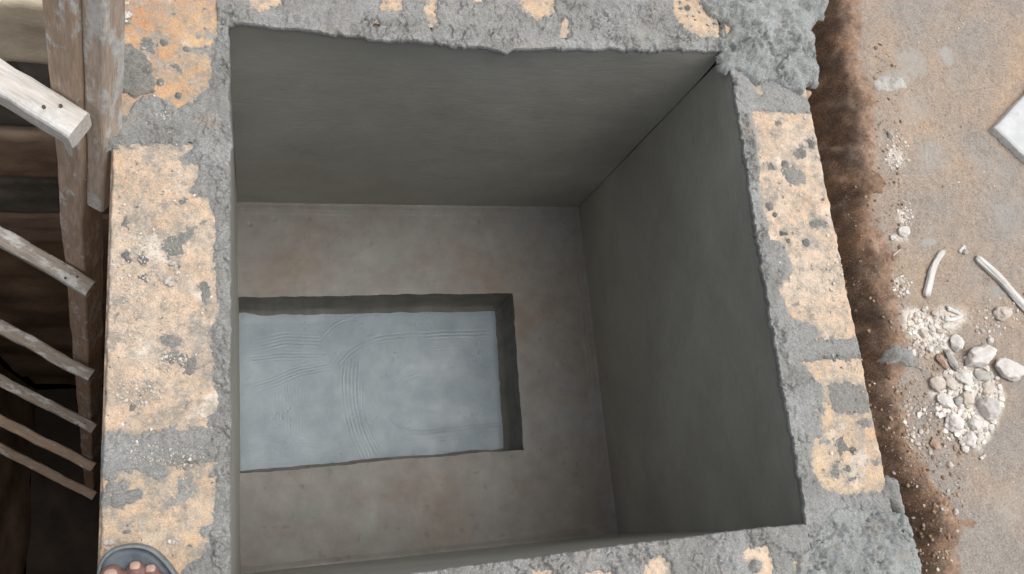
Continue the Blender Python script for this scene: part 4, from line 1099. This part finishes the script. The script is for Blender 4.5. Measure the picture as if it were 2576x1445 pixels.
scatter(900, 2400, 650, 260, 800, 0.0006, 0.0026, 0.05, 0.9)
scatter(90, 2300, 1060, 40, 60, 0.002, 0.006, 0.3, 0.9)
scatter(60, 2500, 800, 70, 50, 0.002, 0.005, 0.5, 0.9)
P = np.array([at(x, y, -0.125) for x, y in px])
ok = P[:, 0] > 1.13
P, sz, sh = P[ok], np.array(sz)[ok], np.array(sh)[ok]
P[:, 2] = ground_z(P[:, 0], P[:, 1]) + sz * 0.25
g_ = grit('grit', P, sz, sh, MT['grit']); tag(g_, 'fine stone grit and crumbs scattered over the brown soil', 'grit')
px = []; sz = []; sh = []
scatter(420, 340, 700, 75, 70, 0.0006, 0.0020, 0.45, 0.85)
scatter(22, 425, 690, 30, 30, 0.0012, 0.0048, 0.55, 0.8)
scatter(160, 380, 620, 60, 60, 0.0006, 0.0018, 0.45, 0.85)
scatter(200, 330, 830, 50, 60, 0.0006, 0.0018, 0.45, 0.8)
scatter(220, 350, 985, 70, 35, 0.0006, 0.0026, 0.45, 0.8)
scatter(160, 430, 910, 40, 30, 0.0006, 0.0024, 0.45, 0.8)
scatter(320, 400, 1140, 120, 30, 0.0005, 0.0018, 0.45, 0.8)
scatter(110, 310, 42, 25, 18, 0.0007, 0.004, 0.5, 0.85)
scatter(26, 275, 1370, 18, 20, 0.001, 0.0048, 0.5, 0.62)
scatter(16, 437, 1362, 12, 9, 0.001, 0.0032, 0.6, 0.85)
scatter(200, 430, 310, 70, 30, 0.0005, 0.0018, 0.5, 0.9)
scatter(400, 400, 700, 140, 640, 0.0006, 0.0022, 0.3, 1)
P = np.array([at(x, y, 0.0) for x, y in px]); sz = np.array(sz); sh = np.array(sh)
ok = (P[:, 0] > XW - 0.158) & (P[:, 0] < XW - 0.006); P, sz, sh = P[ok], sz[ok], sh[ok]
P[:, 2] = sz * 0.3
g_ = grit('grit', P, sz, sh, MT['grit']); tag(g_, 'grey mortar grit strewn over the left wall top', 'grit')
px = []; sz = []; sh = []
scatter(500, 2080, 700, 130, 620, 0.0007, 0.0028, 0.25, 1)
scatter(60, 2110, 700, 40, 60, 0.001, 0.003, 0.6, 1)
P = np.array([at(x, y, 0.0) for x, y in px]); sz = np.array(sz); sh = np.array(sh)
ok = (P[:, 0] < XO - 0.006) & (P[:, 0] > XE + 0.03); P, sz, sh = P[ok], sz[ok], sh[ok]
P[:, 2] = sz * 0.3
g_ = grit('grit', P, sz, sh, MT['grit']); tag(g_, 'pale grit strewn over the right wall top', 'grit')

# ------------------------------------------------------------------ bleached sticks, splinters, white board
def stick(name, pts, r0, r1, mat, label, seed, flat=0.6, cat='stick', z=None):
    """a split branch along picture points lying on the ground"""
    Q = smooth_line(np.array(pts, float), 26)
    C = []
    for x, y in Q:
        g = at(x, y, -0.11); zz = max(float(ground_z(g[0], g[1])), ZG - 0.006) + r0 * flat * 0.9
        C.append(Vector(at(x, y, zz)))
    k = 26; V = []; F = []
    for i, c in enumerate(C):
        t = (C[min(i + 1, len(C) - 1)] - C[max(i - 1, 0)]).normalized()
        sx = t.cross(Vector((0, 0, 1))).normalized(); up = sx.cross(t)
        rr = r0 + (r1 - r0) * i / (len(C) - 1)
        for j in range(k):
            a = 2 * math.pi * j / k
            e = 1 + 0.26 * mnoise.noise(Vector((math.cos(a) * 5, math.sin(a) * 5, seed * 3.1 + i * 0.03))) + 0.22 * mnoise.noise(Vector((math.cos(a) * 1.5, math.sin(a) * 1.5, i * 0.12 + seed))) + 0.10 * mnoise.noise(Vector((math.cos(a) * 4, math.sin(a) * 4, i * 0.2 + seed)))
            tip = 1.0
            if i in (0, len(C) - 1): tip = 0.72 + 0.2 * mnoise.noise(Vector((j, seed, i)))
            V.append(c + (sx * math.cos(a) * rr + up * math.sin(a) * rr * flat) * e * tip + t * (0.009 * mnoise.noise(Vector((j * 0.9, seed, 2))) if i in (0, len(C) - 1) else 0))
    for i in range(len(C) - 1):
        for j in range(k):
            F.append((i * k + j, i * k + (j + 1) % k, (i + 1) * k + (j + 1) % k, (i + 1) * k + j))
    F += [tuple(range(k - 1, -1, -1)), tuple((len(C) - 1) * k + j for j in range(k))]
    # local z along the stick so that the grain follows it
    M4 = frame(C[-1] - C[0], (0, 0, 1), C[0]); Mi = M4.inverted()
    me = bpy.data.meshes.new(name); me.from_pydata([tuple(Mi @ v) for v in V], [], F); me.materials.append(mat); me.update()
    me.polygons.foreach_set('use_smooth', [True] * len(me.polygons))
    o = bpy.data.objects.new(name, me); COL.objects.link(o); o.matrix_world = M4
    return tag(o, label, cat)
stick('stick', [(2330, 744), (2337, 715), (2345, 680), (2358, 650), (2374, 632)], 0.0085, 0.0065, MT['white_wood'], 'short bleached split stick standing apart on the brown soil', 1)
stick('stick', [(2457, 648), (2485, 672), (2515, 700), (2560, 752), (2610, 805)], 0.0088, 0.0105, MT['white_wood'], 'long bleached stick running off the right edge of the picture', 2)
stick('wood_chip', [(2414, 634), (2420, 628), (2428, 621)], 0.005, 0.0045, MT['white_wood'], 'small white wood chip beside the round grey pebble', 3, 0.4, 'wood chip')
stick('wood_splinter', [(2384, 776), (2398, 782), (2412, 790), (2422, 795)], 0.005, 0.003, MT['white_wood'], 'frayed white splinter on top of the rubble powder, upper one', 4, 0.5, 'splinter')
stick('wood_splinter', [(2376, 800), (2392, 806), (2408, 800), (2424, 795)], 0.006, 0.003, MT['white_wood'], 'frayed white splinter just under the upper splinter', 5, 0.5, 'splinter')
stick('twig', [(2247, 644), (2256, 636), (2266, 627)], 0.0016, 0.0012, MT['white_wood'], 'thin pale twig on the trench slope', 6, 0.9, 'twig')
stick('twig', [(2416, 50), (2420, 58), (2428, 63)], 0.0012, 0.0008, MT['white_wood'], 'tiny curled pale twig on the far soil', 7, 0.9, 'twig')
stick('wood_chip', [(2466, 1155), (2474, 1150), (2479, 1144)], 0.0035, 0.002, MT['white_wood'], 'white curved chip below the rubble', 8, 0.5, 'wood chip')

def board():
    zt = ZG + 0.020
    c = at(2505, 320, zt); e1 = at(2576, 243, zt) - c; e2 = at(2576, 388, zt) - c
    e1 /= np.linalg.norm(e1); e2 /= np.linalg.norm(e2)
    L1, L2, t = 0.42, 0.26, 0.018
    n1, n2 = 120, 80
    A, B = np.meshgrid(np.linspace(0, 1, n1), np.linspace(0, 1, n2), indexing='ij')
    P = c[None, None] + e1 * (A[..., None] * L1) + e2 * (B[..., None] * L2)
    ed = np.minimum.reduce([A * L1, (1 - A) * L1, B * L2, (1 - B) * L2])
    P[..., 0] += 0.0022 * fbm(P[..., 0], P[..., 1], 60, 4, 61) * (ed < 0.004); P[..., 1] += 0.0022 * fbm(P[..., 0], P[..., 1], 60, 4, 62) * (ed < 0.004)
    P[..., 2] += 0.0009 * fbm(P[..., 0], P[..., 1], 30, 4, 63) - 0.003 * (1 - sstep(0, 0.004, ed))
    Vt = P.reshape(-1, 3); F = grid_faces(n1, n2)[:, ::-1].copy()
    root = empty('foam_board', (c[0], c[1], zt - t)); tag(root, 'thick white board whose corner enters at the right edge of the picture', 'board')
    mesh_obj('face', Vt, F, MT['board'], root)
    ring = np.concatenate([np.arange(n1) * n2, (n1 - 1) * n2 + np.arange(1, n2), np.arange(n1 - 2, -1, -1) * n2 + n2 - 1, np.arange(n2 - 2, 0, -1)])
    k = len(ring); rows = 7; V = []
    for j in range(rows):
        p = Vt[ring].copy(); p[:, 2] -= t * j / (rows - 1)
        w = 0.0022 * (j > 0)
        p[:, 0] += w * fbm(p[:, 0] + p[:, 1], p[:, 2], 90, 3, 65); p[:, 1] += w * fbm(p[:, 0] - p[:, 1], p[:, 2], 90, 3, 66)
        V.append(p)
    V = np.concatenate(V)
    F = np.array([(j * k + i, j * k + (i + 1) % k, (j + 1) * k + (i + 1) % k, (j + 1) * k + i) for j in range(rows - 1) for i in range(k)])
    mesh_obj('edge', V, F, MT['board_edge'], root)
board()

# ------------------------------------------------------------------ the person standing on the left wall (toes in view)
def toes_world(px, py, z): return Vector(at(px, py, z))
def ball_mesh(balls):
    """one mesh of overlapping ellipsoids (centre, radii)"""
    bm = bmesh.new(); bmesh.ops.create_icosphere(bm, subdivisions=2, radius=1)
    bv = np.array([v.co[:] for v in bm.verts]); bf = np.array([[v.index for v in f.verts] for f in bm.faces]); bm.free()
    C = np.array([b[0] for b in balls], float); R = np.array([b[1] for b in balls], float)
    V = bv[None] * R[:, None, :] + C[:, None, :]
    F = (bf[None] + (np.arange(len(balls)) * len(bv))[:, None, None]).reshape(-1, 3)
    return V.reshape(-1, 3), F
def limb(p0, r0, p1, r1, sc=(1, 1, 1)):
    p0, p1 = np.array(p0, float), np.array(p1, float)
    n = max(3, int(np.linalg.norm(p1 - p0) / (min(r0, r1) * 0.35)) + 1)
    return [(p0 + (p1 - p0) * t, np.array(sc) * (r0 + (r1 - r0) * t)) for t in np.linspace(0, 1, n)]
def skin_mesh(name, balls, voxel, mat, parent, smooth=4):
    V, F = ball_mesh(balls)
    o = mesh_obj(name, V, F, mat)
    md = o.modifiers.new('remesh', 'REMESH'); md.mode = 'VOXEL'; md.voxel_size = voxel; md.use_smooth_shade = True
    sm = o.modifiers.new('smooth', 'SMOOTH'); sm.factor = 0.5; sm.iterations = smooth
    dg = bpy.context.evaluated_depsgraph_get()
    me = bpy.data.meshes.new_from_object(o.evaluated_get(dg))
    me.name = name; me.materials.clear(); me.materials.append(mat)
    me.polygons.foreach_set('use_smooth', [True] * len(me.polygons))
    old = o.data; o.modifiers.clear(); o.data = me; bpy.data.meshes.remove(old)
    if parent is not None:
        o.parent = parent; o.matrix_parent_inverse = Matrix.Translation(-Vector(parent.location))
    return o
SOLE = 0.020
balls = []; nails = []
toe_px = [(281, 1419, 0.0146, 0.066), (341.5, 1408, 0.0106, 0.064), (380.5, 1416, 0.0099, 0.056), (412, 1440, 0.0094, 0.046), (436, 1466, 0.0088, 0.036)]
knuck = []
for i, (x, y, r, L) in enumerate(toe_px):
    zc = SOLE + r * 0.92
    tip = toes_world(x, y, zc) ; c = tip + Vector((0.0, -r * 1.02, 0))
    back = c + Vector((0.004 * (i - 1.2) * 0.6, -L, 0.010 + 0.003 * i * 0.3))
    mid = c.lerp(back, 0.45) + Vector((0, 0, 0.004))
    if i == 0:
        balls += limb(c, r, c.lerp(back, 0.3), r * 1.02, (1.03, 1.0, 0.86)) + limb(c.lerp(back, 0.3), r * 1.02, back, r * 1.12, (1, 1, 0.95))
    else:
        balls += limb(c, r * 1.0, mid, r * 0.90, (1, 1, 0.92)) + limb(mid, r * 0.90, back, r * 1.0)
    knuck.append((back, r)); nails.append((c, r, i))
ankle = Vector((-0.150, -0.205, 0.098)); heel = Vector((-0.150, -0.232, 0.045))
for i, (b, r) in enumerate(knuck):
    balls += limb(b, r * 1.05, ankle + Vector((0.012 * (i - 2), 0.055, -0.020)), 0.028)
balls += limb(ankle + Vector((0, 0.05, -0.02)), 0.034, ankle, 0.036) + limb(ankle, 0.036, heel, 0.030) + limb(heel, 0.030, knuck[4][0], 0.013) + limb(heel, 0.030, knuck[0][0], 0.016)
hipR, hipL = Vector((-0.09, -0.42, 0.90)), Vector((-0.25, -0.44, 0.90))
kneeR = Vector((-0.145, -0.19, 0.50)); kneeL = Vector((-0.19, -0.50, 0.47)); ankL = Vector((-0.125, -0.66, 0.075))
balls += limb(ankle, 0.036, ankle.lerp(kneeR, 0.65), 0.055) + limb(ankle.lerp(kneeR, 0.65), 0.055, kneeR, 0.054) + limb(kneeR, 0.054, hipR, 0.085)
balls += limb(ankL, 0.036, ankL.lerp(kneeL, 0.65), 0.055) + limb(ankL.lerp(kneeL, 0.65), 0.055, kneeL, 0.054) + limb(kneeL, 0.054, hipL, 0.085)
balls += limb(ankL + Vector((0, -0.03, -0.04)), 0.030, ankL + Vector((0.02, 0.14, -0.055)), 0.018, (1.5, 1, 0.9))
for i in range(5):
    a = ankL + Vector((-0.015 + 0.018 * i * -1 + 0.045, 0.13, -0.058)); balls += limb(a, 0.012, a + Vector((0, 0.05 - 0.008 * i, 0)), 0.010 - 0.0006 * i)
chest = Vector((-0.16, -0.40, 1.26)); neck = Vector((-0.15, -0.36, 1.47)); head = Vector((-0.135, -0.30, 1.60))
balls += limb(hipR.lerp(hipL, 0.5), 0.13, chest, 0.13, (1.15, 0.8, 1)) + limb(chest, 0.13, neck - Vector((0, 0, 0.07)), 0.10, (1.3, 0.75, 0.8)) + limb(neck - Vector((0, 0, 0.06)), 0.055, head, 0.052)
balls += [(head + Vector((0, 0.01, 0.03)), (0.078, 0.095, 0.11)), (head + Vector((0.0, 0.06, -0.03)), (0.055, 0.05, 0.06)), (head + Vector((0.0, 0.112, -0.005)), (0.012, 0.016, 0.02)), (head + Vector((0.08, -0.005, 0.01)), (0.012, 0.02, 0.03)), (head + Vector((-0.08, -0.005, 0.01)), (0.012, 0.02, 0.03))]
for sx, hand in ((1, Vector((0.07, -0.17, 1.17))), (-1, Vector((-0.22, -0.17, 1.16)))):
    sh_ = chest + Vector((sx * 0.19, 0.02, 0.12)); el = chest + Vector((sx * 0.25, 0.02, -0.17))
    balls += limb(chest + Vector((sx * 0.1, 0, 0.12)), 0.06, sh_, 0.055) + limb(sh_, 0.052, el, 0.040) + limb(el, 0.040, hand, 0.026)
    d = (hand - el).normalized()
    balls += limb(hand, 0.024, hand + d * 0.07, 0.026, (1.2, 1, 0.6))
    for f in range(4):
        b = hand + d * 0.075 + Vector((0.018 * (f - 1.5), 0, 0))
        balls += limb(b, 0.0095, b + d * 0.03 + Vector((0, 0, -0.012)), 0.009) + limb(b + d * 0.03 + Vector((0, 0, -0.012)), 0.009, b + d * 0.035 + Vector((0, -0.004, -0.035 + 0.004 * f)), 0.008)
    b = hand + d * 0.02 + Vector((-sx * 0.025, 0, 0))
    balls += limb(b, 0.012, b + d * 0.045 + Vector((-sx * 0.018, 0, -0.01)), 0.0095)
person = empty('person', (ankle.x, ankle.y, SOLE)); tag(person, 'bare toes of a person standing on the left wall in a dark slipper', 'person')
body = skin_mesh('body', balls, 0.0028, MT['skin'], person, 2)
MT['trousers'] = mat_simple('trousers', (0.045, 0.05, 0.065), (0.075, 0.08, 0.10), 30, 0.9, 0.4, 150)
MT['shirt'] = mat_simple('shirt', (0.20, 0.20, 0.21), (0.28, 0.28, 0.29), 20, 0.9, 0.3, 150)
MT['hair'] = mat_simple('hair', (0.012, 0.010, 0.009), (0.03, 0.026, 0.023), 200, 0.7, 0.8, 300)
tb = []
for a, k, h_ in ((ankle, kneeR, hipR), (ankL, kneeL, hipL)):
    tb += limb(a.lerp(k, 0.18), 0.075, k, 0.078) + limb(k, 0.078, h_, 0.105)
tb += limb(hipR.lerp(hipL, 0.5) - Vector((0, 0, 0.02)), 0.14, hipR.lerp(hipL, 0.5) + Vector((0, 0, 0.12)), 0.138, (1.2, 0.88, 1))
skin_mesh('trousers', tb, 0.009, MT['trousers'], person, 4)
sb = limb(hipR.lerp(hipL, 0.5) + Vector((0, 0, 0.06)), 0.145, chest, 0.142, (1.2, 0.9, 1)) + limb(chest, 0.142, neck - Vector((0, 0, 0.09)), 0.105, (1.35, 0.82, 0.8))
for sx in (1, -1):
    sh_ = chest + Vector((sx * 0.19, 0.02, 0.12)); el = chest + Vector((sx * 0.25, 0.02, -0.17))
    sb += limb(chest + Vector((sx * 0.1, 0, 0.12)), 0.07, sh_, 0.067) + limb(sh_, 0.066, sh_.lerp(el, 0.75), 0.060)
skin_mesh('shirt', sb, 0.009, MT['shirt'], person, 4)
skin_mesh('hair', [(head + Vector((0, -0.008, 0.045)), (0.083, 0.097, 0.105))], 0.008, MT['hair'], person, 2)
for c, r, i in nails[:4]:
    # curved nail plate set into the toe top
    n1, n2 = 14, 14
    A, B = np.meshgrid(np.linspace(-1, 1, n1), np.linspace(-1, 1, n2), indexing='ij')
    big = i == 0
    hw = r * (0.62 if big else 0.60); hl = r * (0.80 if big else 0.42)
    yc = c.y + (-0.25 * r if big else 0.30 * r); ang = 0.0
    rr = np.clip(1 - 0.22 * (np.abs(A) ** 3.0 * np.abs(B) ** 3.0), 0, 1)
    xx = A * hw * rr; yy_ = B * hl * rr + (0.10 * r * (1 - A ** 2) * (B > 0))
    base = c.z + r * (0.86 if big else 0.90)
    zz = base + r * 0.055 - r * 0.42 * (xx / r) ** 2 - (0.55 * r * np.clip((yy_ + yc - c.y) / r, 0, 1.2) ** 2)
    zz -= 0.10 * r * (np.maximum(np.abs(A), np.abs(B)) > 0.9)
    V = np.stack([c.x + xx, yc + yy_, zz], -1).reshape(-1, 3)
    Vb = V.copy(); Vb[:, 2] -= 0.002
    F = grid_faces(n1, n2)
    ring = np.concatenate([np.arange(n1) * n2, (n1 - 1) * n2 + np.arange(1, n2), np.arange(n1 - 2, -1, -1) * n2 + n2 - 1, np.arange(n2 - 2, 0, -1)])
    k = len(ring); S_ = np.stack([ring, len(V) + ring, len(V) + np.roll(ring, -1), np.roll(ring, -1)], -1)
    mesh_obj('toenail', np.concatenate([V, Vb]), np.concatenate([F, F[:, ::-1] + len(V), S_]), MT['nail'], body)

# slipper under the foot
def slipper():
    toe = [(239, 1462), (240, 1445), (243, 1425), (250, 1408), (262, 1393), (280, 1379), (305, 1370), (337, 1366), (368, 1370), (393, 1382), (415, 1402), (432, 1422), (448, 1445), (457, 1465)]
    P = [Vector(at(x, y, 0.02)).to_2d() for x, y in toe]
    side = [(-0.092, -0.07), (-0.096, -0.11), (-0.104, -0.16), (-0.106, -0.21), (-0.113, -0.248), (-0.132, -0.268), (-0.152, -0.272), (-0.172, -0.265), (-0.187, -0.243), (-0.191, -0.20), (-0.191, -0.14), (-0.193, -0.09), (-0.195, -0.055)]
    Q = np.array([p[:] for p in P] + side)
    # resample smoothly round the closed outline
    for _ in range(3):
        Q = np.concatenate([0.75 * Q + 0.25 * np.roll(Q, -1, 0), 0.25 * Q + 0.75 * np.roll(Q, -1, 0)], 1).reshape(-1, 2)
    t = np.roll(Q, -1, 0) - np.roll(Q, 1, 0); t /= np.linalg.norm(t, axis=1)[:, None]
    nrm = np.stack([t[:, 1], -t[:, 0]], -1)           # points run clockwise: this is inward
    if ((Q.mean(0) - Q) * nrm).sum() < 0: nrm = -nrm
    k = len(Q)
    root = empty('slipper', (-0.145, -0.14, 0.0)); tag(root, 'dark blue grey rubber slipper under the bare toes at the lower left', 'slipper')
    def loft(name, prof, mat, cap):
        V = np.concatenate([np.column_stack([Q + nrm * ins, np.full(k, z)]) for ins, z in prof])
        F = [(a * k + i, a * k + (i + 1) % k, (a + 1) * k + (i + 1) % k, (a + 1) * k + i) for a in range(len(prof) - 1) for i in range(k)]
        if cap:
            n = len(prof) - 1; c = len(V); V = np.concatenate([V, [[*Q.mean(0), prof[-1][1]]]])
            F += [(n * k + i, n * k + (i + 1) % k, c) for i in range(k)]
        mesh_obj(name, V, F, mat, root)
    loft('sole', [(0.003, 0.001), (0.0005, 0.004), (0.0, 0.010), (0.001, 0.018), (0.0025, 0.0225), (0.0045, 0.0235), (0.0062, 0.0215)], MT['rubber_rim'], False)
    loft('footbed', [(0.0058, 0.0225), (0.0075, 0.0190), (0.011, 0.0186), (0.014, 0.0192), (0.0155, 0.0185), (0.020, 0.0186)], MT['rubber'], True)
    # broad strap over the foot, behind the frame
    n, mth = 16, 20
    A, B = np.meshgrid(np.linspace(-1, 1, mth), np.linspace(0, 1, n), indexing='ij')
    X = -0.144 + A * 0.048; Yy = -0.085 - B * 0.075; Zz = 0.012 + (0.062 + 0.020 * B) * (1 - np.abs(A) ** 2.6)
    V = np.stack([X, Yy, Zz], -1).reshape(-1, 3)
    o = mesh_obj('strap', V, grid_faces(mth, n), MT['rubber'], root)
    md = o.modifiers.new('thick', 'SOLIDIFY'); md.thickness = 0.004
slipper()
